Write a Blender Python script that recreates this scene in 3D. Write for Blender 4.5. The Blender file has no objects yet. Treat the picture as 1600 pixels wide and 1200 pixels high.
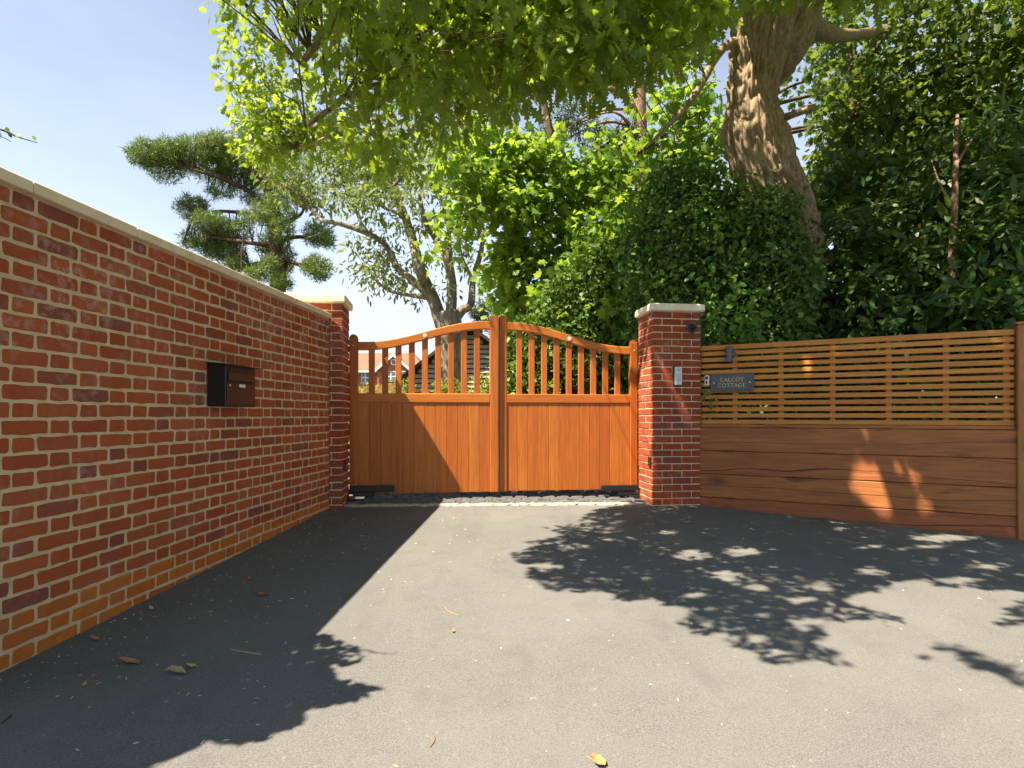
import bpy, math, random
import numpy as np
from mathutils import Vector, Matrix

# ------------------------------------------------------------------ camera, sky, sun, exposure
S = bpy.context.scene
COL = S.collection
F = 880.0                      # focal length in photo pixels (1600 wide)
HOR = 650.0                    # horizon row in the photo
CAMZ = 1.2
cam_d = bpy.data.cameras.new('camera')
cam = bpy.data.objects.new('camera', cam_d); COL.objects.link(cam)
cam.location = (0, 0, CAMZ); cam.rotation_euler = (math.radians(90), 0, 0)
cam_d.sensor_width = 36.0; cam_d.lens = 36.0 * F / 1600.0
cam_d.shift_y = (HOR - 600.0) / 1600.0
cam_d.clip_start = 0.05; cam_d.clip_end = 3000
S.camera = cam

SUNV = np.array([0.55, 0.30, -1.0])            # direction the sunlight travels
sl = math.hypot(SUNV[0], SUNV[1])
W = bpy.data.worlds.new('World'); S.world = W; W.use_nodes = True
nt = W.node_tree; nt.nodes.clear()
wo = nt.nodes.new('ShaderNodeOutputWorld'); bg = nt.nodes.new('ShaderNodeBackground')
sky = nt.nodes.new('ShaderNodeTexSky'); sky.sky_type = 'NISHITA'; sky.sun_disc = False
sky.sun_elevation = math.atan2(1.0, sl); sky.sun_rotation = math.atan2(-SUNV[0], -SUNV[1])
sky.air_density = 1.0; sky.dust_density = 0.9; sky.ozone_density = 1.5
# thin high cloud veil, part of the sky everywhere
tc = nt.nodes.new('ShaderNodeTexCoord'); mp = nt.nodes.new('ShaderNodeMapping'); mp.inputs['Scale'].default_value = (1.0, 1.0, 2.6)
nz = nt.nodes.new('ShaderNodeTexNoise'); nz.inputs['Scale'].default_value = 1.7; nz.inputs['Detail'].default_value = 7; nz.inputs['Roughness'].default_value = 0.55
rp = nt.nodes.new('ShaderNodeValToRGB'); rp.color_ramp.elements[0].position = 0.38; rp.color_ramp.elements[1].position = 0.75
rp.color_ramp.elements[0].color = (0.58, 0.58, 0.58, 1); rp.color_ramp.elements[1].color = (0.95, 0.95, 0.95, 1)
mx = nt.nodes.new('ShaderNodeMix'); mx.data_type = 'RGBA'
nt.links.new(tc.outputs['Generated'], mp.inputs['Vector']); nt.links.new(mp.outputs[0], nz.inputs['Vector']); nt.links.new(nz.outputs[0], rp.inputs[0])
# the veil thickens towards the horizon and thins overhead
sp = nt.nodes.new('ShaderNodeSeparateXYZ'); nt.links.new(tc.outputs['Generated'], sp.inputs[0])
er = nt.nodes.new('ShaderNodeValToRGB'); e_ = er.color_ramp.elements; e_[0].position = 0.0; e_[0].color = (1, 1, 1, 1); e_[1].position = 0.80; e_[1].color = (0.06, 0.06, 0.06, 1); m_ = e_.new(0.35); m_.color = (0.62, 0.62, 0.62, 1)
nt.links.new(sp.outputs[2], er.inputs[0]); vm = nt.nodes.new('ShaderNodeMath'); vm.operation = 'MULTIPLY'; nt.links.new(rp.outputs[0], vm.inputs[0]); nt.links.new(er.outputs[0], vm.inputs[1])
nt.links.new(vm.outputs[0], mx.inputs[0]); nt.links.new(sky.outputs[0], mx.inputs[6]); mx.inputs[7].default_value = (6.2, 6.8, 7.7, 1)
nt.links.new(mx.outputs[2], bg.inputs['Color']); bg.inputs['Strength'].default_value = 0.05
nt.links.new(bg.outputs[0], wo.inputs['Surface'])

sun_d = bpy.data.lights.new('sun', 'SUN'); sun_d.energy = 5.0; sun_d.angle = math.radians(0.5); sun_d.color = (1.0, 0.85, 0.63)
sun = bpy.data.objects.new('sun', sun_d); COL.objects.link(sun); sun.location = (-20, -10, 40)
sun.rotation_euler = Vector(tuple(SUNV)).to_track_quat('-Z', 'Y').to_euler()

S.view_settings.view_transform = 'Standard'; S.view_settings.look = 'None'
S.view_settings.exposure = 1.92; S.view_settings.gamma = 1.0; S.view_settings.use_curve_mapping = False
S.cycles.max_bounces = 5; S.cycles.transmission_bounces = 4; S.cycles.diffuse_bounces = 3; S.cycles.glossy_bounces = 2
S.cycles.use_denoising = True; S.cycles.use_adaptive_sampling = True; S.cycles.adaptive_threshold = 0.02
S.cycles.sample_clamp_indirect = 6.0

rng = np.random.default_rng(7)
R = random.Random(11)

# ------------------------------------------------------------------ helpers
def gz(x, y):
    """height of the ground"""
    x = np.clip(np.asarray(x, float), -7, 7); y = np.asarray(y, float)
    yy = np.clip(y, -4, 7)
    far = np.clip(y - 7, 0, 18)
    return 0.042 * yy - 0.019 * x + 0.02 * far
def P(px, py, Y):
    return np.array([(px - 800.0) / F * Y, Y, CAMZ - (py - HOR) / F * Y])
def pix(p):
    p = np.asarray(p, float); y = np.maximum(p[..., 1], 1e-3)
    return 800 + F * p[..., 0] / y, HOR - F * (p[..., 2] - CAMZ) / y

MATS = {}
def newmat(name):
    m = bpy.data.materials.new(name); m.use_nodes = True; MATS[name] = m
    n = m.node_tree.nodes; b = n['Principled BSDF']
    return m, m.node_tree, b
def node(t, kind, **kw):
    x = t.nodes.new(kind)
    for k, v in kw.items():
        if k.startswith('_'): setattr(x, k[1:], v)
        else: x.inputs[k.replace('__', ' ')].default_value = v
    return x
def ramp(t, src, stops):
    r = t.nodes.new('ShaderNodeValToRGB'); e = r.color_ramp.elements
    while len(e) < len(stops): e.new(0.5)
    for el, (p, c) in zip(e, stops):
        el.position = p; el.color = tuple(c) + (1,) if len(c) == 3 else c
    t.links.new(src, r.inputs[0]); return r.outputs[0]
def mixc(t, fac, a, b, mode='MIX'):
    m = t.nodes.new('ShaderNodeMix'); m.data_type = 'RGBA'; m.blend_type = mode
    for sock, v in ((m.inputs[0], fac), (m.inputs[6], a), (m.inputs[7], b)):
        if hasattr(v, 'is_output'): t.links.new(v, sock)
        elif isinstance(v, (int, float)): sock.default_value = v
        else: sock.default_value = tuple(v) + (1,)
    return m.outputs[2]
def coords(t, scale=(1, 1, 1), kind='Object'):
    c = t.nodes.new('ShaderNodeTexCoord'); m = t.nodes.new('ShaderNodeMapping'); m.inputs['Scale'].default_value = scale
    if kind == 'World':
        g = t.nodes.new('ShaderNodeNewGeometry'); t.links.new(g.outputs['Position'], m.inputs['Vector'])
    else: t.links.new(c.outputs[kind], m.inputs['Vector'])
    return m.outputs[0]
def noise(t, vec, scale, detail=4, rough=0.55, out=0):
    n = t.nodes.new('ShaderNodeTexNoise'); n.inputs['Scale'].default_value = scale; n.inputs['Detail'].default_value = detail; n.inputs['Roughness'].default_value = rough
    t.links.new(vec, n.inputs['Vector']); return n.outputs[out]
def bump(t, b, h, strength=0.3, dist=0.01, extra=None):
    k = t.nodes.new('ShaderNodeBump'); k.inputs['Strength'].default_value = strength; k.inputs['Distance'].default_value = dist
    t.links.new(h, k.inputs['Height'])
    if extra: t.links.new(extra, k.inputs['Normal'])
    t.links.new(k.outputs[0], b.inputs['Normal']); return k.outputs[0]
def rnd_source(t, attr):
    """a random number per piece: from the object, or from the attribute rnd of a joined mesh"""
    if attr:
        a = t.nodes.new('ShaderNodeAttribute'); a.attribute_name = 'rnd'; return a.outputs['Fac']
    o = t.nodes.new('ShaderNodeObjectInfo'); return o.outputs['Random']

def brick_mat(name, stops, attr, bloom=0.42):
    m, t, b = newmat(name)
    r = rnd_source(t, attr); w = coords(t, kind='World')
    base = ramp(t, r, stops)
    n1 = noise(t, w, 22, 5, 0.65); n2 = noise(t, w, 3.2, 3); n3 = noise(t, w, 160, 3, 0.7)
    c = mixc(t, ramp(t, n1, [(0.35, (0, 0, 0)), (0.75, (0.55, 0.55, 0.55))]), base, (0.19, 0.040, 0.018))
    c = mixc(t, ramp(t, n3, [(0.62, (0, 0, 0)), (0.72, (0.35, 0.35, 0.35))]), c, (0.09, 0.03, 0.02))
    # pale lime bloom, patchy
    mul = t.nodes.new('ShaderNodeMath'); mul.operation = 'MULTIPLY'
    f1 = ramp(t, n2, [(0.44, (0, 0, 0)), (0.66, (1, 1, 1))]); f2 = ramp(t, n1, [(0.46, (0, 0, 0)), (0.64, (1, 1, 1))])
    t.links.new(f1, mul.inputs[0]); t.links.new(f2, mul.inputs[1])
    sz = t.nodes.new('ShaderNodeSeparateXYZ'); t.links.new(w, sz.inputs[0]); hi = node(t, 'ShaderNodeMapRange'); hi.inputs[1].default_value = 1.2; hi.inputs[2].default_value = 2.2; hi.inputs[3].default_value = bloom * 0.7; hi.inputs[4].default_value = bloom * 1.9
    t.links.new(sz.outputs[2], hi.inputs[0])
    m2 = t.nodes.new('ShaderNodeMath'); m2.operation = 'MULTIPLY'; m2.use_clamp = True; t.links.new(hi.outputs[0], m2.inputs[1])
    t.links.new(mul.outputs[0], m2.inputs[0])
    c = mixc(t, m2.outputs[0], c, (0.46, 0.30, 0.26))
    t.links.new(c, b.inputs['Base Color']); b.inputs['Roughness'].default_value = 0.88
    b.inputs['Specular IOR Level'].default_value = 0.25
    k = bump(t, b, n3, 0.35, 0.003); bump(t, b, n1, 0.5, 0.004, k)
    return m
RED = [(0.0, (0.318, 0.073, 0.023)), (0.3, (0.371, 0.093, 0.027)), (0.55, (0.289, 0.065, 0.023)), (0.8, (0.335, 0.088, 0.032)), (0.90, (0.219, 0.061, 0.032)), (0.97, (0.190, 0.062, 0.040)), (1.0, (0.335, 0.104, 0.032))]
ORANGE = [(0.0, (0.515, 0.167, 0.019)), (0.6, (0.465, 0.137, 0.017)), (1.0, (0.376, 0.107, 0.021))]
brick_mat('brick red', RED, False); brick_mat('brick red joined', RED, True)
brick_mat('brick orange', ORANGE, False, 0.25); brick_mat('brick orange joined', ORANGE, True, 0.25)
brick_mat('brick pillar', [(0.0, (0.275, 0.054, 0.020)), (0.5, (0.308, 0.063, 0.023)), (0.85, (0.230, 0.048, 0.023)), (1.0, (0.198, 0.056, 0.042))], False, 0.35)

def simple(name, col, rough=0.6, metal=0.0, var=0.0, scale=20, bmp=0.0, spec=0.5, kind='World', col2=None):
    m, t, b = newmat(name); b.inputs['Roughness'].default_value = rough; b.inputs['Metallic'].default_value = metal; b.inputs['Specular IOR Level'].default_value = spec
    w = coords(t, kind=kind); n = noise(t, w, scale, 5, 0.6)
    c2 = col2 or tuple(x * (1 - var) for x in col)
    t.links.new(ramp(t, n, [(0.3, col), (0.7, c2)]), b.inputs['Base Color'])
    if bmp: bump(t, b, n, bmp, 0.01)
    return m
simple('mortar', (0.58, 0.455, 0.265), 0.95, col2=(0.45, 0.345, 0.19), scale=14, bmp=0.4, spec=0.1)
simple('mortar pale', (0.64, 0.53, 0.35), 0.95, col2=(0.52, 0.42, 0.27), scale=14, bmp=0.4, spec=0.1)
simple('stone', (0.72, 0.62, 0.43), 0.85, col2=(0.58, 0.47, 0.30), scale=9, bmp=0.15, spec=0.2)
simple('stone cap', (0.78, 0.72, 0.58), 0.8, col2=(0.66, 0.58, 0.43), scale=7, bmp=0.12, spec=0.2)
simple('black metal', (0.012, 0.011, 0.012), 0.45, 0.0, 0.3, 8)
simple('black plastic', (0.018, 0.018, 0.02), 0.4, 0.0, 0.2, 30)
simple('brown black metal', (0.022, 0.014, 0.010), 0.38, 0.0, 0.3, 12)
simple('silver', (0.75, 0.75, 0.76), 0.3, 1.0, 0.15, 60)
simple('pale plastic', (0.62, 0.64, 0.68), 0.4, 0.0, 0.06, 40)
simple('key grey', (0.38, 0.44, 0.60), 0.4, 0.0, 0.1, 40)
simple('white badge', (0.80, 0.78, 0.74), 0.5, 0.0, 0.1, 90)
simple('lamp grey', (0.085, 0.095, 0.115), 0.45, 0.0, 0.1, 30)
simple('slate', (0.065, 0.072, 0.085), 0.6, col2=(0.10, 0.105, 0.115), scale=25, bmp=0.2)
simple('gold', (0.62, 0.47, 0.22), 0.45, 0.0, 0.2, 60)
simple('glass dark', (0.01, 0.01, 0.012), 0.08, 0.0, 0.0, 10)
simple('sett', (0.095, 0.098, 0.105), 0.9, col2=(0.055, 0.057, 0.062), scale=30, bmp=0.4)
simple('sett joint', (0.13, 0.125, 0.115), 0.95, col2=(0.08, 0.08, 0.075), scale=25, bmp=0.4)
simple('concrete', (0.40, 0.37, 0.31), 0.95, col2=(0.22, 0.20, 0.17), scale=22, bmp=0.5)
simple('soil', (0.06, 0.055, 0.03), 0.95, col2=(0.045, 0.07, 0.02), scale=1.5, bmp=0.5)
simple('white paint', (0.78, 0.77, 0.74), 0.6, 0.0, 0.05, 4)
simple('house brick', (0.36, 0.13, 0.06), 0.9, col2=(0.28, 0.09, 0.045), scale=3)
simple('roof tile', (0.26, 0.11, 0.065), 0.9, col2=(0.20, 0.075, 0.05), scale=2.5, bmp=0.4)
simple('window glass', (0.10, 0.13, 0.17), 0.08, 0.0, 0.1, 2)
simple('weatherboard', (0.40, 0.36, 0.30), 0.85, col2=(0.29, 0.25, 0.20), scale=5, bmp=0.3)
simple('dark timber', (0.035, 0.027, 0.02), 0.8, 0.0, 0.3, 6)
simple('dead leaf', (0.36, 0.23, 0.09), 0.8, col2=(0.26, 0.14, 0.05), scale=40, kind='Object')
simple('dead leaf pale', (0.42, 0.34, 0.17), 0.8, col2=(0.30, 0.24, 0.11), scale=40, kind='Object')
simple('dead leaf rust', (0.30, 0.12, 0.04), 0.8, col2=(0.20, 0.08, 0.03), scale=40, kind='Object')
simple('litter', (0.30, 0.24, 0.16), 0.9, col2=(0.55, 0.55, 0.55), scale=9)
simple('chalk', (0.75, 0.76, 0.80), 0.8, 0.0, 0.1, 30)

def wood(name, stops, grain=(40, 40, 2.2), rough=0.5, dark=(0.12, 0.03, 0.01), attr=False, knots=0.0, spec=0.35, mott=0.35):
    m, t, b = newmat(name); r = rnd_source(t, attr)
    base = ramp(t, r, stops)
    w = coords(t, grain, 'Object'); off = t.nodes.new('ShaderNodeVectorMath'); off.operation = 'ADD'
    cmb = t.nodes.new('ShaderNodeCombineXYZ')
    mu = t.nodes.new('ShaderNodeMath'); mu.operation = 'MULTIPLY'; mu.inputs[1].default_value = 37.0; t.links.new(r, mu.inputs[0])
    for i in range(3): t.links.new(mu.outputs[0], cmb.inputs[i])
    t.links.new(w, off.inputs[0]); t.links.new(cmb.outputs[0], off.inputs[1])
    n = noise(t, off.outputs[0], 2.2, 6, 0.65); n2 = noise(t, off.outputs[0], 0.5, 3)
    c = mixc(t, ramp(t, n, [(0.40, (0, 0, 0)), (0.78, (0.75, 0.75, 0.75))]), base, dark)
    c = mixc(t, ramp(t, n2, [(0.45, (0, 0, 0)), (0.75, (mott, mott, mott))]), c, tuple(x * 0.55 for x in stops[0][1]))
    if knots:
        wk = coords(t, (1.2, 1.2, 5.0), 'World'); nk = noise(t, wk, 2.0, 2, 0.4)
        vs = node(t, 'ShaderNodeTexWave', Scale=1.05, Distortion=7.0, Detail=2.5); vs.bands_direction = 'Z'
        wv = coords(t, (0.35, 0.35, 1.6), 'Object'); wo2 = t.nodes.new('ShaderNodeVectorMath'); wo2.operation = 'ADD'
        t.links.new(wv, wo2.inputs[0]); t.links.new(cmb.outputs[0], wo2.inputs[1]); t.links.new(wo2.outputs[0], vs.inputs['Vector'])
        crack = ramp(t, vs.outputs['Fac'], [(0.0, (1, 1, 1)), (0.004, (0, 0, 0))])
        c = mixc(t, crack, c, (0.02, 0.009, 0.006))
        c = mixc(t, ramp(t, nk, [(0.66, (0, 0, 0)), (0.74, (0.6, 0.6, 0.6))]), c, (0.06, 0.025, 0.018))
    t.links.new(c, b.inputs['Base Color']); b.inputs['Roughness'].default_value = rough; b.inputs['Specular IOR Level'].default_value = spec
    bump(t, b, n, 0.18, 0.004)
    return m
GATE = [(0.0, (0.456, 0.125, 0.017)), (0.25, (0.504, 0.152, 0.021)), (0.5, (0.417, 0.108, 0.013)), (0.75, (0.475, 0.134, 0.017)), (1.0, (0.524, 0.170, 0.024))]
wood('gate wood', GATE, (45, 45, 1.6), dark=(0.20, 0.040, 0.006), mott=0.55)
wood('gate rail wood', GATE, (2.0, 45, 45), dark=(0.27, 0.062, 0.010))
wood('slat wood', [(0.0, (0.524, 0.225, 0.043)), (0.4, (0.612, 0.265, 0.047)), (0.75, (0.491, 0.183, 0.039)), (1.0, (0.568, 0.239, 0.051))], (2, 40, 40), 0.6, (0.20, 0.085, 0.03))
wood('sleeper wood', [(0.0, (0.347, 0.119, 0.034)), (0.35, (0.423, 0.167, 0.046)), (0.7, (0.318, 0.099, 0.034)), (1.0, (0.385, 0.136, 0.043))], (1.6, 18, 18), 0.55, (0.13, 0.042, 0.022), knots=1.0, mott=0.8)
wood('post wood', [(0.0, (0.36, 0.155, 0.055)), (1.0, (0.40, 0.175, 0.062))], (25, 25, 1.5), 0.6, (0.11, 0.04, 0.018))

def asphalt():
    m, t, b = newmat('asphalt'); w = coords(t, kind='World')
    f = noise(t, w, 190, 3, 0.8); s = noise(t, w, 70, 3, 0.7); l = noise(t, w, 0.9, 5, 0.6); l2 = noise(t, w, 4.5, 4, 0.6)
    c = ramp(t, f, [(0.30, (0.050, 0.054, 0.062)), (0.5, (0.127, 0.129, 0.129)), (0.64, (0.164, 0.164, 0.164)), (0.76, (0.310, 0.313, 0.317))])
    c = mixc(t, ramp(t, s, [(0.45, (0, 0, 0)), (0.7, (0.400, 0.400, 0.400))]), c, (0.087, 0.091, 0.096))
    c = mixc(t, ramp(t, l, [(0.38, (0, 0, 0)), (0.72, (0.500, 0.500, 0.500))]), c, (0.166, 0.165, 0.162))
    c = mixc(t, ramp(t, l2, [(0.52, (0, 0, 0)), (0.8, (0.380, 0.380, 0.380))]), c, (0.075, 0.078, 0.081))
    # scuffed, tyre-worn patches stretched along the drive
    ty = noise(t, coords(t, (2.6, 0.5, 1), 'World'), 1.1, 5, 0.6)
    c = mixc(t, ramp(t, ty, [(0.55, (0, 0, 0)), (0.75, (0.450, 0.450, 0.450))]), c, (0.089, 0.091, 0.095))
    gr = noise(t, w, 26, 2, 0.5); c = mixc(t, ramp(t, gr, [(0.70, (0, 0, 0)), (0.76, (0.500, 0.500, 0.500))]), c, (0.237, 0.238, 0.235))
    t.links.new(c, b.inputs['Base Color']); b.inputs['Roughness'].default_value = 1.0; b.inputs['Specular IOR Level'].default_value = 0.02
    k = bump(t, b, f, 0.55, 0.004); bump(t, b, s, 0.3, 0.006, k)
asphalt()
def paving():
    m, t, b = newmat('paving'); br = node(t, 'ShaderNodeTexBrick', Scale=5.0)
    br.inputs['Color1'].default_value = (0.30, 0.26, 0.21, 1); br.inputs['Color2'].default_value = (0.36, 0.31, 0.25, 1); br.inputs['Mortar'].default_value = (0.16, 0.14, 0.11, 1)
    t.links.new(coords(t, kind='World'), br.inputs['Vector']); t.links.new(br.outputs['Color'], b.inputs['Base Color']); b.inputs['Roughness'].default_value = 0.9
paving()

def bark(name, c1, c2, scale=(9, 9, 2.0), strength=1.0):
    m, t, b = newmat(name); w = coords(t, scale, 'World')
    v = node(t, 'ShaderNodeTexVoronoi', Scale=2.2); v.feature = 'DISTANCE_TO_EDGE'
    dn = noise(t, w, 1.5, 4, out=1); ad = mixc(t, 0.62, w, dn); t.links.new(ad, v.inputs['Vector'])
    n = noise(t, w, 3.5, 6, 0.7)
    c = mixc(t, ramp(t, v.outputs['Distance'], [(0.0, (0.7, 0.7, 0.7)), (0.20, (0, 0, 0))]), ramp(t, n, [(0.3, c1), (0.7, c2)]), tuple(x * 0.5 for x in c2))
    t.links.new(c, b.inputs['Base Color']); b.inputs['Roughness'].default_value = 0.95; b.inputs['Specular IOR Level'].default_value = 0.1
    k = bump(t, b, ramp(t, v.outputs['Distance'], [(0.0, (0, 0, 0)), (0.3, (1, 1, 1))]), strength, 0.03); bump(t, b, n, 0.5, 0.02, k)
def relief_bark(name):
    m, t, b = newmat(name); w = coords(t, (26, 26, 4), 'World'); n = noise(t, w, 2.0, 7, 0.75); n2 = noise(t, coords(t, (5, 5, 5), 'World'), 1.0, 6, 0.7)
    c = ramp(t, n, [(0.30, (0.10, 0.070, 0.046)), (0.5, (0.27, 0.210, 0.145)), (0.72, (0.43, 0.355, 0.26))])
    c = mixc(t, ramp(t, n2, [(0.5, (0, 0, 0)), (0.72, (0.5, 0.5, 0.5))]), c, (0.15, 0.145, 0.075))
    t.links.new(c, b.inputs['Base Color']); b.inputs['Roughness'].default_value = 0.95; b.inputs['Specular IOR Level'].default_value = 0.1; bump(t, b, n, 0.6, 0.012)
relief_bark('oak bark')
bark('ash bark', (0.29, 0.25, 0.19), (0.18, 0.155, 0.12), (10, 10, 3), 0.4)
bark('pine bark', (0.17, 0.11, 0.075), (0.09, 0.06, 0.045), (5, 5, 2), 0.7)
bark('pink pine bark', (0.34, 0.21, 0.15), (0.22, 0.13, 0.10), (5, 5, 2), 0.5)
bark('stem bark', (0.20, 0.15, 0.10), (0.11, 0.08, 0.055), (14, 14, 4), 0.5)
bark('ivy stem bark', (0.30, 0.21, 0.14), (0.18, 0.12, 0.08), (20, 20, 5), 0.5)

def leafmat(name, stops, trans, tfac=0.45, rough=0.55, spec=0.28, attr=True, sheen=None):
    m, t, b = newmat(name); r = rnd_source(t, attr)
    c = ramp(t, r, stops); w = coords(t, kind='World'); n = noise(t, w, 1.3, 3)
    c = mixc(t, ramp(t, n, [(0.4, (0, 0, 0)), (0.75, (0.5, 0.5, 0.5))]), c, stops[-1][1])
    t.links.new(c, b.inputs['Base Color']); b.inputs['Roughness'].default_value = rough; b.inputs['Specular IOR Level'].default_value = spec
    tr = t.nodes.new('ShaderNodeBsdfTranslucent'); mixs = t.nodes.new('ShaderNodeMixShader'); mixs.inputs[0].default_value = tfac
    tcol = mixc(t, 1.0, ramp(t, r, [(0, trans), (1, tuple(x * 0.75 for x in trans))]), (1, 1, 1), 'MULTIPLY')
    t.links.new(tcol, tr.inputs['Color'])
    out = t.nodes['Material Output']; t.links.new(b.outputs[0], mixs.inputs[1]); t.links.new(tr.outputs[0], mixs.inputs[2]); t.links.new(mixs.outputs[0], out.inputs['Surface'])
    return m
OAKC = [(0.0, (0.034, 0.066, 0.010)), (0.4, (0.060, 0.112, 0.014)), (0.75, (0.090, 0.150, 0.018)), (1.0, (0.130, 0.190, 0.022))]
for a, sfx in ((True, ''), (False, ' single')):
    leafmat('oak leaf' + sfx, OAKC, (0.42, 0.58, 0.030), 0.48, 0.42, 0.4, attr=a)
    leafmat('laurel leaf' + sfx, [(0.0, (0.022, 0.060, 0.014)), (0.6, (0.032, 0.080, 0.018)), (1.0, (0.055, 0.105, 0.022))], (0.16, 0.26, 0.03), 0.25, 0.42, 0.35, attr=a)
    leafmat('climber leaf' + sfx, [(0.0, (0.075, 0.18, 0.030)), (1.0, (0.12, 0.24, 0.045))], (0.20, 0.36, 0.05), 0.35, attr=a)
leafmat('sycamore leaf', [(0.0, (0.086, 0.189, 0.028)), (0.6, (0.121, 0.238, 0.034)), (1.0, (0.184, 0.280, 0.042))], (0.38, 0.55, 0.045), 0.46)
leafmat('lime leaf', [(0.0, (0.030, 0.062, 0.012)), (1.0, (0.054, 0.091, 0.015))], (0.22, 0.32, 0.03), 0.40)
leafmat('ash leaf', [(0.0, (0.098, 0.155, 0.046)), (1.0, (0.149, 0.190, 0.052))], (0.26, 0.34, 0.07), 0.40)
leafmat('ivy leaf', [(0.0, (0.049, 0.119, 0.027)), (0.7, (0.089, 0.178, 0.035)), (1.0, (0.162, 0.245, 0.041))], (0.18, 0.30, 0.04), 0.28, 0.5, 0.3)
leafmat('holly leaf', [(0.0, (0.050, 0.125, 0.032)), (0.7, (0.089, 0.184, 0.041)), (1.0, (0.161, 0.254, 0.058))], (0.12, 0.20, 0.03), 0.2, 0.5, 0.3)
leafmat('hedge leaf', [(0.0, (0.11, 0.17, 0.025)), (1.0, (0.18, 0.22, 0.03))], (0.34, 0.42, 0.05), 0.35)
leafmat('pine needle', [(0.0, (0.088, 0.155, 0.040)), (0.6, (0.142, 0.223, 0.046)), (1.0, (0.230, 0.297, 0.055))], (0.16, 0.24, 0.05), 0.25)
leafmat('dark conifer', [(0.0, (0.03, 0.06, 0.025)), (1.0, (0.05, 0.085, 0.03))], (0.08, 0.12, 0.03), 0.2)

# -------- object makers
def link(o, parent=None):
    COL.objects.link(o)
    if parent is not None: o.parent = parent
    return o
def tag(o, label=None, cat=None, group=None, kind=None):
    if label: o['label'] = label
    if cat: o['category'] = cat
    if group: o['group'] = group
    if kind: o['kind'] = kind
    return o
def thing(name, label, cat, loc=(0, 0, 0), rz=0.0, group=None):
    o = bpy.data.objects.new(name, None); o.empty_display_size = 0.1; o.location = loc; o.rotation_euler = (0, 0, rz); link(o)
    return tag(o, label, cat, group)
def mobj(name, mesh, mat=None, parent=None, matrix=None):
    o = bpy.data.objects.new(name, mesh)
    if mat and not mesh.materials: mesh.materials.append(MATS[mat])
    link(o, parent)
    if matrix is not None: o.matrix_local = matrix
    return o
class MB:
    """collects faces for one mesh"""
    def __init__(s): s.v = []; s.f = []
    def add(s, vs, fs):
        k = len(s.v); s.v += [tuple(map(float, q)) for q in vs]; s.f += [tuple(i + k for i in f) for f in fs]; return s
    def box(s, a, b, ch=0.0):
        (x0, y0, z0), (x1, y1, z1) = a, b
        if ch <= 0:
            return s.add([(x0, y0, z0), (x1, y0, z0), (x1, y1, z0), (x0, y1, z0), (x0, y0, z1), (x1, y0, z1), (x1, y1, z1), (x0, y1, z1)],
                         [(0, 3, 2, 1), (4, 5, 6, 7), (0, 1, 5, 4), (1, 2, 6, 5), (2, 3, 7, 6), (3, 0, 4, 7)])
        vs, fs = chamfer_box((x0, y0, z0), (x1, y1, z1), ch); return s.add(vs, fs)
    def tube(s, pts, rad, n=8, cap=True, wob=0.0, rg=None):
        pts = [np.asarray(p, float) for p in pts]; rings = []
        up = np.array([0.3, 0.2, 1.0])
        for i, p in enumerate(pts):
            d = pts[min(i + 1, len(pts) - 1)] - pts[max(i - 1, 0)]; d /= (np.linalg.norm(d) + 1e-9)
            a = np.cross(d, up)
            if np.linalg.norm(a) < 0.1: a = np.cross(d, (1, 0, 0))
            a /= (np.linalg.norm(a) + 1e-9); b_ = np.cross(d, a); r = rad[i] if hasattr(rad, '__len__') else rad
            ring = []
            for k in range(n):
                th = 2 * math.pi * k / n; rr = r * (1 + (wob * (rg or R).uniform(-1, 1) if wob else 0))
                ring.append(p + rr * (math.cos(th) * a + math.sin(th) * b_))
            rings.append(ring)
        k0 = len(s.v)
        for ring in rings: s.v += [tuple(map(float, q)) for q in ring]
        for i in range(len(pts) - 1):
            for k in range(n):
                a0 = k0 + i * n + k; a1 = k0 + i * n + (k + 1) % n
                s.f.append((a0, a1, a1 + n, a0 + n))
        if cap:
            s.f.append(tuple(k0 + k for k in reversed(range(n)))); s.f.append(tuple(k0 + (len(pts) - 1) * n + k for k in range(n)))
        return s
    def mesh(s, name, mat=None, smooth=False):
        m = bpy.data.meshes.new(name); m.from_pydata(s.v, [], s.f); m.validate(); 
        if mat: m.materials.append(MATS[mat])
        if smooth: m.polygons.foreach_set('use_smooth', [True] * len(m.polygons))
        return m
    def build(s, name, mat, parent=None, smooth=False):
        return mobj(name, s.mesh(name, mat, smooth), None, parent)
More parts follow.
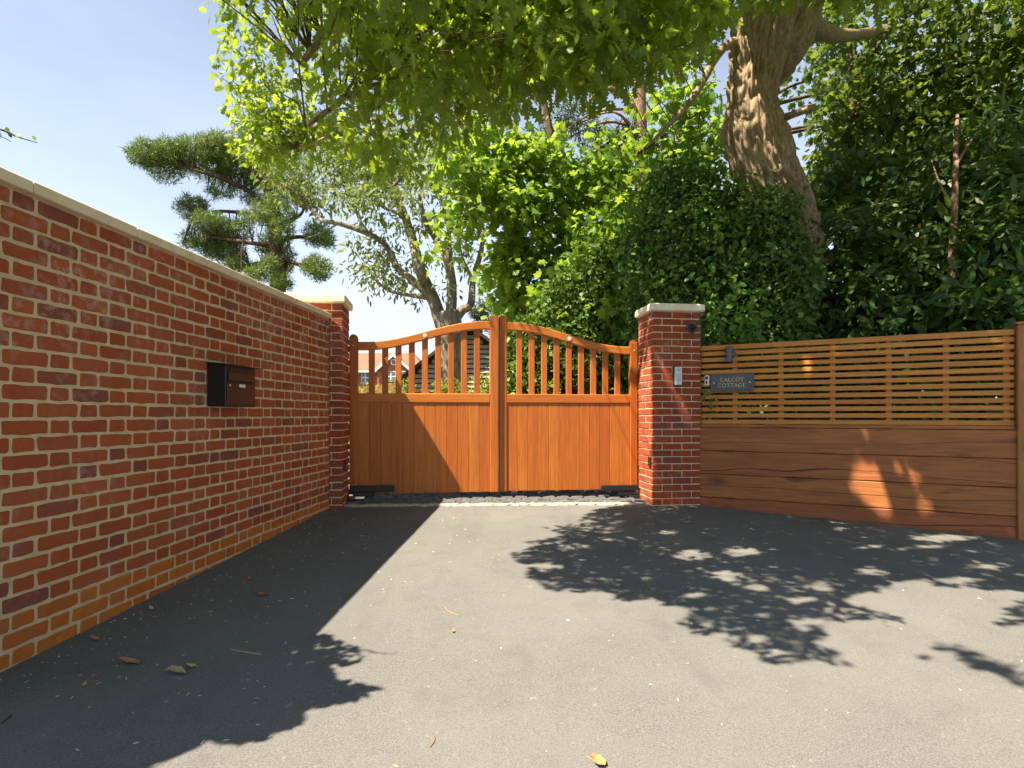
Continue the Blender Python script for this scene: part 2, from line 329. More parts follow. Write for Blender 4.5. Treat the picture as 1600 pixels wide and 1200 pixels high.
def chamfer_box(a, b, c, jit=0.0, rg=None):
    a = np.array(a, float); b = np.array(b, float); vs = []; idx = {}
    for sx in (0, 1):
        for sy in (0, 1):
            for sz in (0, 1):
                corner = np.array([(a, b)[sx][0], (a, b)[sy][1], (a, b)[sz][2]]); inw = np.array([1 - 2 * sx, 1 - 2 * sy, 1 - 2 * sz]) * c
                j = np.array([(rg or R).uniform(-jit, jit) for _ in range(3)]) if jit else 0
                for ax in range(3):          # vertex on the face normal to ax
                    q = corner + inw; q[ax] = corner[ax]; idx[(sx, sy, sz, ax)] = len(vs); vs.append(q + j)
    fs = []
    def V(s, ax): return idx[(s[0], s[1], s[2], ax)]
    for ax in range(3):
        o1, o2 = [(1, 2), (2, 0), (0, 1)][ax]
        for sd in (0, 1):
            q = []
            for e1, e2 in ((0, 0), (1, 0), (1, 1), (0, 1)):
                s = [0, 0, 0]; s[ax] = sd; s[o1] = e1; s[o2] = e2; q.append(V(s, ax))
            fs.append(tuple(q if sd else reversed(q)))
    for ax in range(3):                       # edges parallel to ax
        o1, o2 = [(1, 2), (2, 0), (0, 1)][ax]
        for e1 in (0, 1):
            for e2 in (0, 1):
                s0 = [0, 0, 0]; s0[o1] = e1; s0[o2] = e2; s1 = list(s0); s1[ax] = 1
                q = [V(s0, o1), V(s1, o1), V(s1, o2), V(s0, o2)]
                fs.append(tuple(q if e1 == e2 else reversed(q)))
    for sx in (0, 1):
        for sy in (0, 1):
            for sz in (0, 1):
                q = [V((sx, sy, sz), 0), V((sx, sy, sz), 1), V((sx, sy, sz), 2)]
                fs.append(tuple(q if (sx + sy + sz) % 2 == 1 else reversed(q)))
    return vs, fs
def frame(origin, ux, uy, rz=None):
    """matrix with x axis ux (2d), y axis uy (2d), z up"""
    return Matrix(((ux[0], uy[0], 0, origin[0]), (ux[1], uy[1], 0, origin[1]), (0, 0, 1, origin[2]), (0, 0, 0, 1)))
def grid_sheet(name, xs, ys, dz, mat):
    xs = np.asarray(xs); ys = np.asarray(ys); X, Y = np.meshgrid(xs, ys); Z = gz(X, Y) + dz
    v = np.stack([X, Y, Z], -1).reshape(-1, 3); n = len(xs); mb = MB(); mb.v = [tuple(q) for q in v.tolist()]
    for j in range(len(ys) - 1):
        for i in range(n - 1):
            a = j * n + i; mb.f.append((a, a + 1, a + n + 1, a + n))
    return tag(mb.build(name, mat, None, True), kind='structure')

# ------------------------------------------------------------------ key places
TH = math.atan2(0.43, 3.22); GU = np.array([math.cos(TH), math.sin(TH)]); GV = np.array([-math.sin(TH), math.cos(TH)])
GO = np.array([-1.70, 5.65]); OPEN = 3.248           # inner front corner of the left pillar, gate opening
def G2(u, v): return GO + u * GU + v * GV
PW, PD = 0.5525, 0.44                                # pillar plan
PTOP = 2.335
FA = G2(OPEN + PW, 0.03); FB = np.array([4.434, 4.95]); FU = (FB - FA) / np.linalg.norm(FB - FA); FL = np.linalg.norm(FB - FA); FN = np.array([FU[1], -FU[0]])  # fence; FN points to the road
WE = np.array([-1.83, 5.62]); WD = np.array([-2.115, 2.33]) - WE; WD = WD / np.linalg.norm(WD); WN = np.array([-WD[1], WD[0]])   # wall face line; WN points to the drive
WLEN = 3.56; WTOP = 2.167

# ------------------------------------------------------------------ ground
far = np.concatenate([-np.geomspace(900, 12, 14), np.linspace(-10, 10, 21), np.geomspace(12, 900, 14)])
grid_sheet('ground', far, np.concatenate([-np.geomspace(900, 12, 14), np.linspace(-10, 28, 39), np.geomspace(30, 900, 16)]), -0.06, 'soil')
grid_sheet('driveway', np.linspace(-7.5, 8.5, 65), np.linspace(-6, 6.5, 51), 0.0, 'asphalt')
grid_sheet('inner_drive', np.linspace(-5, 1.6, 20), np.linspace(6.7, 16, 24), 0.0, 'paving')
# threshold of setts
th = MB(); u0, u1, v0, v1 = -0.004, OPEN + 0.004, 0.13, 0.95
for (u, v) in ((u0, v0), (u1, v0), (u1, v1), (u0, v1)):
    p = G2(u, v); th.v.append((p[0], p[1], float(gz(*p)) + 0.012))
for (u, v) in ((u0, v0), (u1, v0), (u1, v1), (u0, v1)):
    p = G2(u, v); th.v.append((p[0], p[1], float(gz(*p)) - 0.12))
th.f = [(0, 1, 2, 3), (0, 4, 5, 1), (1, 5, 6, 2), (2, 6, 7, 3), (3, 7, 4, 0)]
thr = tag(th.build('threshold', 'sett joint'), kind='structure')
ed = MB(); n_ = 75
for i in range(n_ + 1):                            # ragged pale concrete haunch along the tarmac
    u = u0 + (u1 - u0) * i / n_
    for v, dz in ((0.085 + R.uniform(-.03, .02), -0.006), (0.105 + R.uniform(-.016, .016), 0.012 + R.uniform(-.005, .004)), (0.140 + R.uniform(-.022, .026), 0.019 + R.uniform(-.004, .003)), (0.17, -0.012)): p = G2(u, v); ed.v.append((p[0], p[1], float(gz(*p)) + dz))
for i in range(n_):
    for k in range(3): q_ = i * 4 + k; ed.f.append((q_, q_ + 4, q_ + 5, q_ + 1))
ed.build('haunch', 'concrete', thr)
sett_meshes = []
for k in range(5):
    vs, fs = chamfer_box((-0.075, -0.05, -0.06), (0.075, 0.05, 0.025), 0.014, 0.009); sett_meshes.append(MB().add(vs, fs).mesh('sett', 'sett'))
for row in range(6):
    for i in range(20):
        u = 0.085 + i * 0.163 + (0.08 if row % 2 else 0); v = 0.225 + row * 0.118
        if u > OPEN - 0.05: continue
        p = G2(u + R.uniform(-.008, .008), v + R.uniform(-.006, .006))
        mobj('sett', sett_meshes[R.randrange(5)], None, thr, Matrix.Translation((p[0], p[1], float(gz(*p)) + 0.004 + R.uniform(-.006, .006))) @ Matrix.Rotation(TH + R.uniform(-.06, .06), 4, 'Z'))

# ------------------------------------------------------------------ brick wall (Flemish bond)
def face_brick(w, h, d, seed):
    """brick with a wavy worn face at y = 0 (facing -y), centred on x, z"""
    rg = random.Random(seed); out = []; c = 0.007
    n = 4 if w > 0.15 else 2
    for i in range(n + 1): out.append((-w / 2 + c + (w - 2 * c) * i / n, -h / 2))
    out += [(w / 2, -h / 2 + c), (w / 2, h / 2 - c)]
    for i in range(n + 1): out.append((w / 2 - c - (w - 2 * c) * i / n, h / 2))
    out += [(-w / 2, h / 2 - c), (-w / 2, -h / 2 + c)]
    out = [(x + rg.uniform(-.0034, .0026), z + rg.uniform(-.0032, .0028)) for x, z in out]; m = len(out)
    tx, tz = rg.uniform(-.012, .012), rg.uniform(-.02, .02)
    vs = [(x * (1 - .006 / w), tx * x + tz * z, z * (1 - .006 / h)) for x, z in out] + [(x, .0035, z) for x, z in out] + [(x, d, z) for x, z in out]
    fs = [tuple(range(m))]
    for r in (0, 1):
        for i in range(m): j = (i + 1) % m; fs.append((r * m + j, r * m + i, (r + 1) * m + i, (r + 1) * m + j))
    return vs, fs
wall = thing('brick_wall', 'long red brick garden wall with cream coping stones and orange bottom courses', 'wall', (WE[0], WE[1], 0))
UNIT, COURSE = 0.3375, 0.075
# local frame of the wall: x along the wall towards the road, y into the wall, origin at the far end
wM = frame((0, 0, 0), WD, -WN)
VAR = {}
for kind, w in (('s', 0.2105), ('h', 0.0985)):
    VAR[kind] = [face_brick(w, 0.0612, 0.06, 100 + i) for i in range(7)]
meshes = {}
def vmesh(kind, i, mat):
    k = (kind, i, mat)
    if k not in meshes: meshes[k] = MB().add(*VAR[kind][i]).mesh('brick', mat)
    return meshes[k]
bricks = []
for k in range(29):
    z = WTOP - (k + 0.5) * COURSE - 0.004
    s0 = (3.258 if k % 2 == 0 else 3.079) % UNIT - 2 * UNIT
    s = s0
    while s < WLEN + UNIT:
        for kind, c, w in (('h', s - 0.056, 0.100), ('s', s + 0.112, 0.212)):
            if c + w / 2 > 0.02 and c + w / 2 < WLEN: bricks.append((kind, c, z, k))
        s += UNIT
def wpt(s, out=0.0): return WE + s * WD + out * WN
vis = []
for b in bricks:
    p = wpt(b[1]); px, py = pix(np.array([p[0], p[1], b[2]])); ok = -12 < px < 1600 and py < 1195 and b[2] > float(gz(*p)) - 0.02
    vis.append((0 if ok else 1, p[1], b))
vis.sort(key=lambda q: (q[0], q[1]))
mor = MB().box((-0.03, 0.0032, 0.02), (WLEN, 0.215, WTOP)).build('mortar_core', 'mortar', wall); mor.matrix_local = wM
jm = {m: MB() for m in ('brick red joined', 'brick orange joined')}; jr = {m: [] for m in jm}
for i, (_, _, (kind, c, z, k)) in enumerate(vis):
    col = 'brick orange' if k >= 24 else 'brick red'; vi = R.randrange(7)
    off = Matrix.Translation((c + R.uniform(-.002, .002), R.uniform(-.0022, .0015), z + R.uniform(-.0015, .0015))) @ Matrix.Rotation(R.uniform(-.006, .006), 4, 'Y')
    if i < 300: mobj('brick', vmesh(kind, vi, col), None, wall, wM @ off)
    else:
        vs, fs = VAR[kind][vi]; M = wM @ off; jm[col + ' joined'].add([M @ Vector(v) for v in vs], fs); jr[col + ' joined'] += [R.random()] * len(vs)
for m, mb in jm.items():
    o = mb.build('brickwork', m, wall); tag(o, kind='stuff'); a = o.data.attributes.new('rnd', 'FLOAT', 'POINT'); a.data.foreach_set('value', jr[m])
x = 0.02 - 0.10
cope = [R.uniform(-.001, .001) for _ in range(12)]
edges = [0.0]; s = 3.28 * (0.0026525 - 1 / (887 - 497.0)) / 0.0015251
while s < WLEN: edges.append(s); s += 0.60
edges.append(WLEN + 0.03)
for i in range(len(edges) - 1):
    vs, fs = chamfer_box((edges[i] + 0.003 - (0.03 if i == 0 else 0) * 0, -0.038 + cope[i], WTOP - 0.002), (edges[i + 1] - 0.003, 0.255, WTOP + 0.050 + cope[i]), 0.005, 0.0015)
    o = MB().add(vs, fs).build('coping_stone', 'stone', wall); o.matrix_local = wM
o = MB().box((0.0, -0.028, WTOP - 0.001), (WLEN, 0.24, WTOP + 0.042)).build('coping_joint', 'mortar', wall); o.matrix_local = wM

# ------------------------------------------------------------------ gate pillars
def pillar(label, origin):
    t = thing('brick_pillar', label, 'pillar', (origin[0], origin[1], 0), TH, 'gate pillars')
    MB().box((0.006, 0.006, 0.1), (PW - 0.006, PD - 0.006, PTOP)).build('mortar_core', 'mortar pale', t)
    var = {}
    for kind, (dx, dy) in (('u', (0.2145, 0.1020)), ('v', (0.1020, 0.2145))):
        var[kind] = [MB().add(*chamfer_box((0, 0, 0), (dx, dy, 0.064), 0.004, 0.0018)).mesh('brick', 'brick pillar') for _ in range(4)]
    var['o'] = [MB().add(*chamfer_box((0, 0, 0), (0.2145, 0.1020, 0.064), 0.004, 0.0018)).mesh('brick', 'brick orange') for _ in range(2)]
    lay = [('u', 0, 0), ('u', 0.2248, 0), ('v', 0.4497, 0), ('v', 0, 0.1123), ('u', 0, 0.3375), ('u', 0.2248, 0.3375), ('v', 0.4497, 0.2250)]
    for k in range(29):
        z = PTOP - (k + 1) * COURSE + 0.003
        if z < 0.12: break
        for kind, x, y in lay:
            w = 0.2145 if kind == 'u' else 0.1020
            if k % 2: x = PW - x - w
            mobj('brick', R.choice(var[kind]), None, t, Matrix.Translation((x + R.uniform(-.0015, .0015), y + R.uniform(-.0015, .0015), z + R.uniform(-.001, .001))))
    o = 0.034; vs, fs = chamfer_box((-o, -o, PTOP), (PW + o, PD + o, PTOP + 0.082), 0.012)
    cap = MB().add(vs, fs)
    tz = PTOP + 0.081; i = 0.035; h = 0.022
    cap.add([(-o + .013, -o + .013, tz), (PW + o - .013, -o + .013, tz), (PW + o - .013, PD + o - .013, tz), (-o + .013, PD + o - .013, tz), (PW * .3, PD * .4, tz + h), (PW * .7, PD * .4, tz + h), (PW * .7, PD * .6, tz + h), (PW * .3, PD * .6, tz + h)],
            [(0, 1, 5, 4), (1, 2, 6, 5), (2, 3, 7, 6), (3, 0, 4, 7), (4, 5, 6, 7)])
    cap.build('cap_stone', 'stone cap', t)
    return t
pillar('red brick gate pillar joined to the long brick wall', G2(-PW, 0))
pillar('red brick gate pillar with intercom, standing beside the slatted fence', G2(OPEN, 0))

# ------------------------------------------------------------------ gates
GB, MR0, MR1 = 0.352, 1.348, 1.447
def gate(label, ua, ub, hang_left, v):
    """leaf from ua to ub along the gate line; boards, pickets and rails are separate pieces"""
    L = ub - ua; o = G2(ua, v); t = thing('wooden_gate', label, 'gate', (o[0], o[1], 0), TH, 'double gate leaves')
    sw, T = 0.092, 0.07
    X = (lambda q: q) if hang_left else (lambda q: L - q)
    def bx(name, a, b, mat, ch=0.004):
        x0, x1 = sorted((X(a[0]), X(b[0]))); cx = (x0 + x1) / 2; cz = (a[2] + b[2]) / 2
        m = MB().box((x0 - cx, a[1], a[2] - cz), (x1 - cx, b[1], b[2] - cz), ch).build(name, mat, t); m.location = (cx, 0, cz); return m
    hs = bx('hanging_stile', (0, 0, GB), (sw, T, 2.055), 'gate wood', 0.008)
    top = MB(); n = 10; cx = X(sw / 2)                      # rounded head of the stile
    ring = [(cx + (sw / 2 - .006) * math.cos(math.pi * i / n), 2.05 + 0.032 * math.sin(math.pi * i / n)) for i in range(n + 1)]
    for y in (0.004, T - 0.004): top.v += [(x, y, z) for x, z in ring]
    top.f = [tuple(range(n + 1)), tuple(reversed(range(n + 1, 2 * n + 2)))] + [(i + 1, i, i + n + 1, i + n + 2) for i in range(n)]
    top.build('stile_head', 'gate wood', hs).matrix_parent_inverse = Matrix.Translation(hs.location).inverted()
    bx('meeting_stile', (L - sw, 0, GB), (L, T, 2.318), 'gate wood', 0.006)
    bx('middle_rail', (sw, 0.001, MR0), (L - sw, T - 0.002, MR1), 'gate rail wood', 0.006)
    # swept top rail
    n = 28; rl = MB(); x0, x1 = sw, L - sw
    def zc(f): f = min(1, max(0, (f - 0.03) / 0.95)); return 2.002 + 0.252 * (0.5 - 0.5 * math.cos(math.pi * f))
    H = 0.088
    for i in range(n + 1):
        f = i / n; x = X(x0 + (x1 - x0) * f); z = zc(f)
        rl.v += [(x, 0.008, z), (x, 0.002, z - .008), (x, 0.002, z - H + .008), (x, 0.008, z - H), (x, T - .004, z - H), (x, T - .004, z)]
    for i in range(n):
        for k in range(6): a = i * 6 + k; b = i * 6 + (k + 1) % 6; rl.f.append((a, b, b + 6, a + 6) if hang_left else (b, a, a + 6, b + 6))
    rl.f += [tuple(range(6)), tuple(n * 6 + k for k in reversed(range(6)))]
    if not hang_left: rl.f[-2:] = [tuple(reversed(q)) for q in rl.f[-2:]]
    rl.build('top_rail', 'gate rail wood', t)
    for i in range(9):
        c = sw + (L - 2 * sw) * (i + 1) / 10.0; f = (c - sw) / (L - 2 * sw)
        bx('picket', (c - 0.033, 0.024, MR1 - 0.004), (c + 0.033, 0.052, zc(f) - H + 0.012), 'gate wood', 0.004)
    nb = 12; w = (L - 2 * sw) / nb
    for i in range(nb):
        bx('board', (sw + i * w + 0.0002, 0.0105 + R.uniform(0, .001), GB + 0.004), (sw + (i + 1) * w - 0.0002, 0.044, MR0 - 0.001), 'gate wood', 0.004)
    # round badge on the rail and a screw cap on the stile
    bd = MB(); f = 0.5; z = zc(f) - H * 0.5; c = X(L / 2); k = 16
    bd.tube([(c, 0.002, z), (c, -0.004, z)], 0.021, k); bm = bd.build('badge', 'white badge', t)
    ring2 = MB().tube([(c, -0.0038, z), (c, -0.0056, z)], 0.009, 12).build('badge_centre', 'pale plastic', bm)
    MB().tube([(X(sw * .5), 0.001, 1.96), (X(sw * .5), -0.004, 1.96)], 0.0065, 10).build('screw_cap', 'white badge', t)
    return t
gate('hardwood gate leaf hinged to the pillar joined to the long wall', 0.001, 1.616, True, 0.415)
gate('hardwood gate leaf hinged to the intercom pillar', 1.626, OPEN - 0.001, False, 0.447)
# underground opener arms
def gate_arm(label, u, v, L, silver):
    o = G2(u, v); t = thing('gate_opener', label, 'gate opener', (o[0], o[1], float(gz(*o))), TH, 'gate opener arms')
    s = 1 if silver else -1
    b = MB(); x0, x1 = sorted((0.0, s * L)); b.box((x0, -0.02, 0.10), (x1, 0.03, 0.165), 0.005); b.build('arm', 'black metal', t)
    x0, x1 = sorted((s * 0.04, s * (L * 0.55))); b = MB(); b.box((x0, -0.015, 0.045), (x1, 0.025, 0.101), 0.006); b.build('bracket', 'black metal', t)
    x0, x1 = sorted((s * 0.0, s * 0.12)); MB().box((x0, -0.05, -0.02), (x1, 0.06, 0.0455), 0.004).build('pivot_box', 'black metal', t)
    if silver:
        MB().tube([(0.0, -0.075, 0.045), (0.17, -0.075, 0.045)], 0.026, 14).build('steel_sleeve', 'silver', t, True)
    return t
gate_arm('black gate opener arm with silver sleeve by the long wall', 0.012, 0.37, 0.47, True)
gate_arm('black gate opener arm at the foot of the intercom pillar', OPEN - 0.012, 0.405, 0.44, False)

# ------------------------------------------------------------------ fence
fen = thing('slatted_fence', 'brown timber fence with open slats above wide sleeper boards', 'fence', (FA[0], FA[1], 0))
fM = frame((0, 0, 0), FU, -FN)                       # x along the fence to the right, y away from the road
def fbox(name, a, b, mat, ch=0.004, parent=fen):
    c = Vector(((a[0] + b[0]) / 2, (a[1] + b[1]) / 2, (a[2] + b[2]) / 2))
    o = MB().box(tuple(np.array(a) - np.array(c)), tuple(np.array(b) - np.array(c)), ch).build(name, mat, parent); o.matrix_local = fM @ Matrix.Translation(c); return o
pitch = 0.0672
for i in range(13):
    z1 = 1.967 - i * pitch; h = 0.052 if i == 0 else 0.0455
    fbox('slat', (0.012, R.uniform(0, .0015), z1 - h), (FL - 0.012, 0.02, z1 - R.uniform(0, .0012)), 'slat wood')
for px in (1148, 1220, 1301, 1389, 1479, 1574):
    k = (px - 800) / F; s = (k * FA[1] - FA[0]) / (FU[0] - k * FU[1])
    fbox('batten', (s - 0.024, 0.0215, 1.085), (s + 0.024, 0.045, 1.955), 'slat wood')
fbox('rail', (0.008, -0.004, 1.078), (FL - 0.008, 0.03, 1.112), 'sleeper wood')
for i in range(5):
    z1 = 1.0765 - i * 0.2525
    vs, fs = chamfer_box((-FL / 2 + .006, -0.05, -0.1252), (FL / 2 - .006, 0.05, 0.1252), 0.005, 0.0)
    b = MB(); n = 26                                   # long board, edges a little wavy
    ph = R.uniform(0, 6)
    for j in range(n + 1):
        x = -FL / 2 + .006 + (FL - .012) * j / n; wz = 0.0022 * math.sin(j * 0.9 + ph) + R.uniform(-.001, .001); yf = -0.028 + 0.003 * math.sin(j * 0.5 + ph * 2) + R.uniform(-.0008, .0008)
        b.v += [(x, yf + .005, -0.124 + wz * .6), (x, yf, -0.118 + wz), (x, yf, 0.117 + wz), (x, yf + .005, 0.1235 + wz * .6), (x, 0.04, 0.1235), (x, 0.04, -0.124)]
    for j in range(n):
        for k in range(6): a = j * 6 + k; c = j * 6 + (k + 1) % 6; b.f.append((c, a, a + 6, c + 6))
    b.f += [tuple(reversed(range(6))), tuple(n * 6 + k for k in range(6))]
    o = b.build('sleeper', 'sleeper wood', fen); o.matrix_local = fM @ Matrix.Translation((FL / 2, 0.0, z1 - 0.1262))
po = MB().box((-0.0, -0.06, 0.02), (0.125, 0.065, 2.0), 0.008)
po.add([(-0.012, -0.072, 2.0), (0.137, -0.072, 2.0), (0.137, 0.077, 2.0), (-0.012, 0.077, 2.0), (0.0625, 0.0025, 2.03), (-0.012, -0.072, 2.018), (0.137, -0.072, 2.018), (0.137, 0.077, 2.018), (-0.012, 0.077, 2.018)],
       [(3, 2, 1, 0), (0, 1, 6, 5), (1, 2, 7, 6), (2, 3, 8, 7), (3, 0, 5, 8), (5, 6, 4), (6, 7, 4), (7, 8, 4), (8, 5, 4)])
o = po.build('post', 'post wood', fen); o.matrix_local = fM @ Matrix.Translation((FL - 0.006, 0.0, 0.0))

# ------------------------------------------------------------------ fittings
def wall_s(u): return 3.28 * (0.0026525 - 1 / (887.0 - u)) / 0.0015251
lb0 = WE + 2.0 * WD
lsx = 1.94; lp = wpt(lsx)
lt = thing('letterbox', 'black metal letterbox hung on the long brick wall', 'letterbox', (lp[0], lp[1], 1.263))
lM = frame((0, 0, 0), -WD, WN)                      # x along the wall away from the road, y out of the wall
def lbox(name, a, b, mat, ch=0.003, parent=lt):
    o = MB().box(a, b, ch).build(name, mat, parent); o.matrix_local = lM; return o
lbox('body', (0, 0.001, 0), (0.36, 0.128, 0.279), 'black metal', 0.004)
lbox('door', (0.012, 0.1281, 0.012), (0.348, 0.1325, 0.155), 'brown black metal', 0.002)
lbox('flap', (0.03, 0.1281, 0.170), (0.34, 0.1375, 0.235), 'brown black metal', 0.004)
lid = MB(); lid.v = [(-.012, 0, .284), (.385, 0, .284), (.385, .172, .270), (-.012, .172, .270), (-.012, 0, .291), (.385, 0, .291), (.385, .174, .277), (-.012, .174, .277)]
lid.f = [(0, 3, 2, 1), (4, 5, 6, 7), (0, 1, 5, 4), (1, 2, 6, 5), (2, 3, 7, 6), (3, 0, 4, 7)]
o = lid.build('lid', 'black metal', lt); o.matrix_local = lM
o = MB().tube([(0.035, 0.1325, 0.140), (0.035, 0.139, 0.140)], 0.009, 14).build('lock', 'silver', lt); o.matrix_local = lM
lbox('name_plate', (0.15, 0.1326, 0.132), (0.222, 0.135, 0.153), 'pale plastic', 0.001)
lbox('hinge_bar', (0.026, 0.1281, 0.162), (0.345, 0.1335, 0.168), 'black metal', 0.001)

pM = frame((0, 0, 0), GU, GV); ro = G2(OPEN, 0)
def pthing(name, label, cat, u, v, z, group=None): q = G2(OPEN + u, v); return thing(name, label, cat, (q[0], q[1], z), TH, group)
t = pthing('intercom', 'slim silver intercom keypad on the brick gate pillar', 'intercom', 0.225, 0, 1.53)
MB().box((0, -0.022, 0), (0.098, 0.0, 0.208), 0.004).build('housing', 'black plastic', t)
fp = MB().box((0.012, -0.029, 0.006), (0.094, -0.0221, 0.202), 0.003).build('face_plate', 'pale plastic', t)
for r in range(4):
    for c in range(3): MB().box((0.026 + c * .02, -0.0305, 0.045 + r * .02), (0.040 + c * .02, -0.0291, 0.059 + r * .02), 0.0004).build('key', 'key grey', fp)
MB().box((0.03, -0.0300, 0.16), (0.078, -0.0291, 0.185), 0.0004).build('speaker_grille', 'key grey', fp)
t = pthing('security_camera', 'round dark security camera under the pillar cap', 'camera', 0.445, 0, 2.165)
MB().tube([(0, 0, 0), (0, -0.012, 0), (0, -0.02, 0)], [0.062, 0.062, 0.056], 28).build('base', 'lamp grey', t, False)
def revolve(prof, n=24, axis='y'):
    b = MB()
    for (y, r) in prof:
        for k in range(n): a = 2 * math.pi * k / n; b.v.append((r * math.cos(a), y, r * math.sin(a)))
    for i in range(len(prof) - 1):
        for k in range(n): a = i * n + k; c = i * n + (k + 1) % n; b.f.append((c, a, a + n, c + n))
    b.f.append(tuple(reversed(range(n)))); b.f.append(tuple((len(prof) - 1) * n + k for k in range(n))); return b
eye = revolve([(-0.019, 0.047), (-0.032, 0.047), (-0.045, 0.040), (-0.055, 0.028), (-0.052, 0.024), (-0.046, 0.020)]).build('eyeball', 'black plastic', t, True); eye.rotation_euler = (math.radians(12), 0, math.radians(-14))
lens = revolve([(-0.0455, 0.017), (-0.050, 0.016), (-0.053, 0.009), (-0.054, 0.002)], 18).build('lens', 'glass dark', eye, True)
for side, u, v, z, lab in ((1, 0.0, 0.085, None, 'small black gate sensor on the pillar joined to the long wall'), (-1, OPEN, 0.06, None, 'small black gate sensor on the intercom pillar')):
    q = G2(u, v); zz = CAMZ - (728 if side > 0 else 721 - HOR + HOR) / 1.0
    py = 728 if side > 0 else 721; z = CAMZ - (py - HOR) / F * q[1] - 0.052
    t = thing('gate_sensor', lab, 'sensor', (q[0], q[1], z), TH, 'gate safety sensors'); x0, x1 = sorted((0.0, side * 0.022))
    MB().box((x0, -0.028, 0), (x1, 0.028, 0.105), 0.004).build('housing', 'black plastic', t)
    x0, x1 = sorted((side * 0.0221, side * 0.0245)); MB().box((x0, -0.018, 0.05), (x1, 0.018, 0.092), 0.0008).build('lens', 'glass dark', t)
def fthing(name, label, cat, px, z):
    k = (px - 800) / F; s = (k * FA[1] - FA[0]) / (FU[0] - k * FU[1]); q = FA + s * FU
    return thing(name, label, cat, (q[0], q[1], z)), s
t, _ = fthing('wall_light', 'grey cylinder wall light on the top slats of the fence', 'light', 1142, 1.775)
def fput(o): o.matrix_local = fM; return o
fput(MB().tube([(-0.012, -0.06, 0), (-0.012, -0.06, 0.165)], 0.036, 22).build('cylinder', 'lamp grey', t, False))
fput(MB().box((-0.01, -0.05, 0.06), (0.042, -0.001, 0.115), 0.004).build('bracket', 'lamp grey', t))
fput(MB().tube([(0.02, -0.001, 0.088), (0.02, -0.014, 0.088)], 0.034, 18).build('backplate', 'lamp grey', t))
fput(MB().tube([(-0.012, -0.06, -0.003), (-0.012, -0.06, 0.0)], 0.029, 18).build('lens', 'glass dark', t))
# house name plaque
t, _ = fthing('name_plaque', 'dark slate house name plaque with gold capital letters on the fence', 'plaque', 1111, 1.465)
fput(MB().box((0, -0.024, 0), (0.435, -0.006, 0.185), 0.003).build('slab', 'slate', t))
fput(MB().box((0.02, -0.0061, 0.03), (0.415, -0.0, 0.155), 0.0).build('backing', 'black plastic', t))
for x in (0.035, 0.392): fput(MB().tube([(x, -0.0239, 0.092), (x, -0.027, 0.092)], 0.006, 10).build('screw', 'silver', t))
def stroke(mb, pts, w, y):
    for (x0, z0), (x1, z1) in zip(pts[:-1], pts[1:]):
        d = np.array([x1 - x0, z1 - z0]); L = np.linalg.norm(d); d /= L; n = np.array([-d[1], d[0]]) * w / 2; e = d * w * 0.15
        q = [(x0 - e[0] - n[0], z0 - e[1] - n[1]), (x1 + e[0] - n[0], z1 + e[1] - n[1]), (x1 + e[0] + n[0], z1 + e[1] + n[1]), (x0 - e[0] + n[0], z0 - e[1] + n[1])]
        mb.add([(a, y, b) for a, b in q] + [(a, y + 0.0022, b) for a, b in q], [(0, 1, 2, 3), (7, 6, 5, 4), (0, 4, 5, 1), (1, 5, 6, 2), (2, 6, 7, 3), (3, 7, 4, 0)])
def arc(cx, cz, rx, rz, a0, a1, n=14): return [(cx + rx * math.cos(math.radians(a0 + (a1 - a0) * i / n)), cz + rz * math.sin(math.radians(a0 + (a1 - a0) * i / n))) for i in range(n + 1)]
GLY = {   # unit-height roman capitals: width, list of (points, thick)
 'C': (0.92, [(arc(.48, .5, .43, .49, 48, 312), 1), ([(.78, .93), (.80, .76)], .7), ([(.78, .07), (.80, .24)], .7)]),
 'A': (0.92, [([(.08, 0), (.44, 1)], .6), ([(.44, 1), (.84, 0)], 1.1), ([(.2, .33), (.68, .33)], .6), ([(-.02, 0), (.2, 0)], .5), ([(.7, 0), (.95, 0)], .5)]),
 'L': (0.68, [([(.14, 0), (.14, 1)], 1.1), ([(.02, 0), (.62, 0)], .6), ([(.62, 0), (.62, .2)], .6), ([(.02, 1), (.27, 1)], .5)]),
 'O': (1.0, [(arc(.5, .5, .45, .49, 0, 360, 24), 1)]),
 'T': (0.82, [([(.41, 0), (.41, 1)], 1.1), ([(.04, 1), (.78, 1)], .6), ([(.04, 1), (.04, .82)], .6), ([(.78, 1), (.78, .82)], .6), ([(.28, 0), (.54, 0)], .5)]),
 'G': (0.98, [(arc(.48, .5, .43, .49, 48, 330), 1), ([(.82, .42), (.82, .10)], 1.1), ([(.68, .44), (.95, .44)], .5), ([(.78, .93), (.80, .76)], .7)]),
 'E': (0.70, [([(.14, 0), (.14, 1)], 1.1), ([(.02, 0), (.62, 0)], .6), ([(.02, 1), (.60, 1)], .6), ([(.14, .52), (.48, .52)], .6), ([(.62, 0), (.62, .18)], .6), ([(.60, 1), (.60, .84)], .6)])}
letters = MB(); h = 0.040
for word, zb in (('CALCOT', 0.104), ('COTTAGE', 0.044)):
    sp = 0.13; tw = sum(GLY[c][0] for c in word) * h + sp * h * (len(word) - 1); x = 0.213 - tw / 2
    for c in word:
        for pts, k in GLY[c][1]: stroke(letters, [(x + a * h, zb + b * h) for a, b in pts], 0.0064 * k, -0.0258)
        x += (GLY[c][0] + sp) * h
fput(letters.build('lettering', 'gold', t))
t, _ = fthing('cable_box', 'tiny white and black cable box between plaque and pillar', 'cable box', 1101.5, 1.535)
fput(MB().box((0, -0.022, 0), (0.046, 0.0, 0.108), 0.003).build('back_box', 'white badge', t))
fput(MB().box((0.006, -0.027, 0.062), (0.034, -0.0221, 0.096), 0.002).build('cover', 'black plastic', t))
fput(MB().box((0.012, -0.027, 0.012), (0.030, -0.0221, 0.05), 0.002).build('cover', 'black plastic', t))

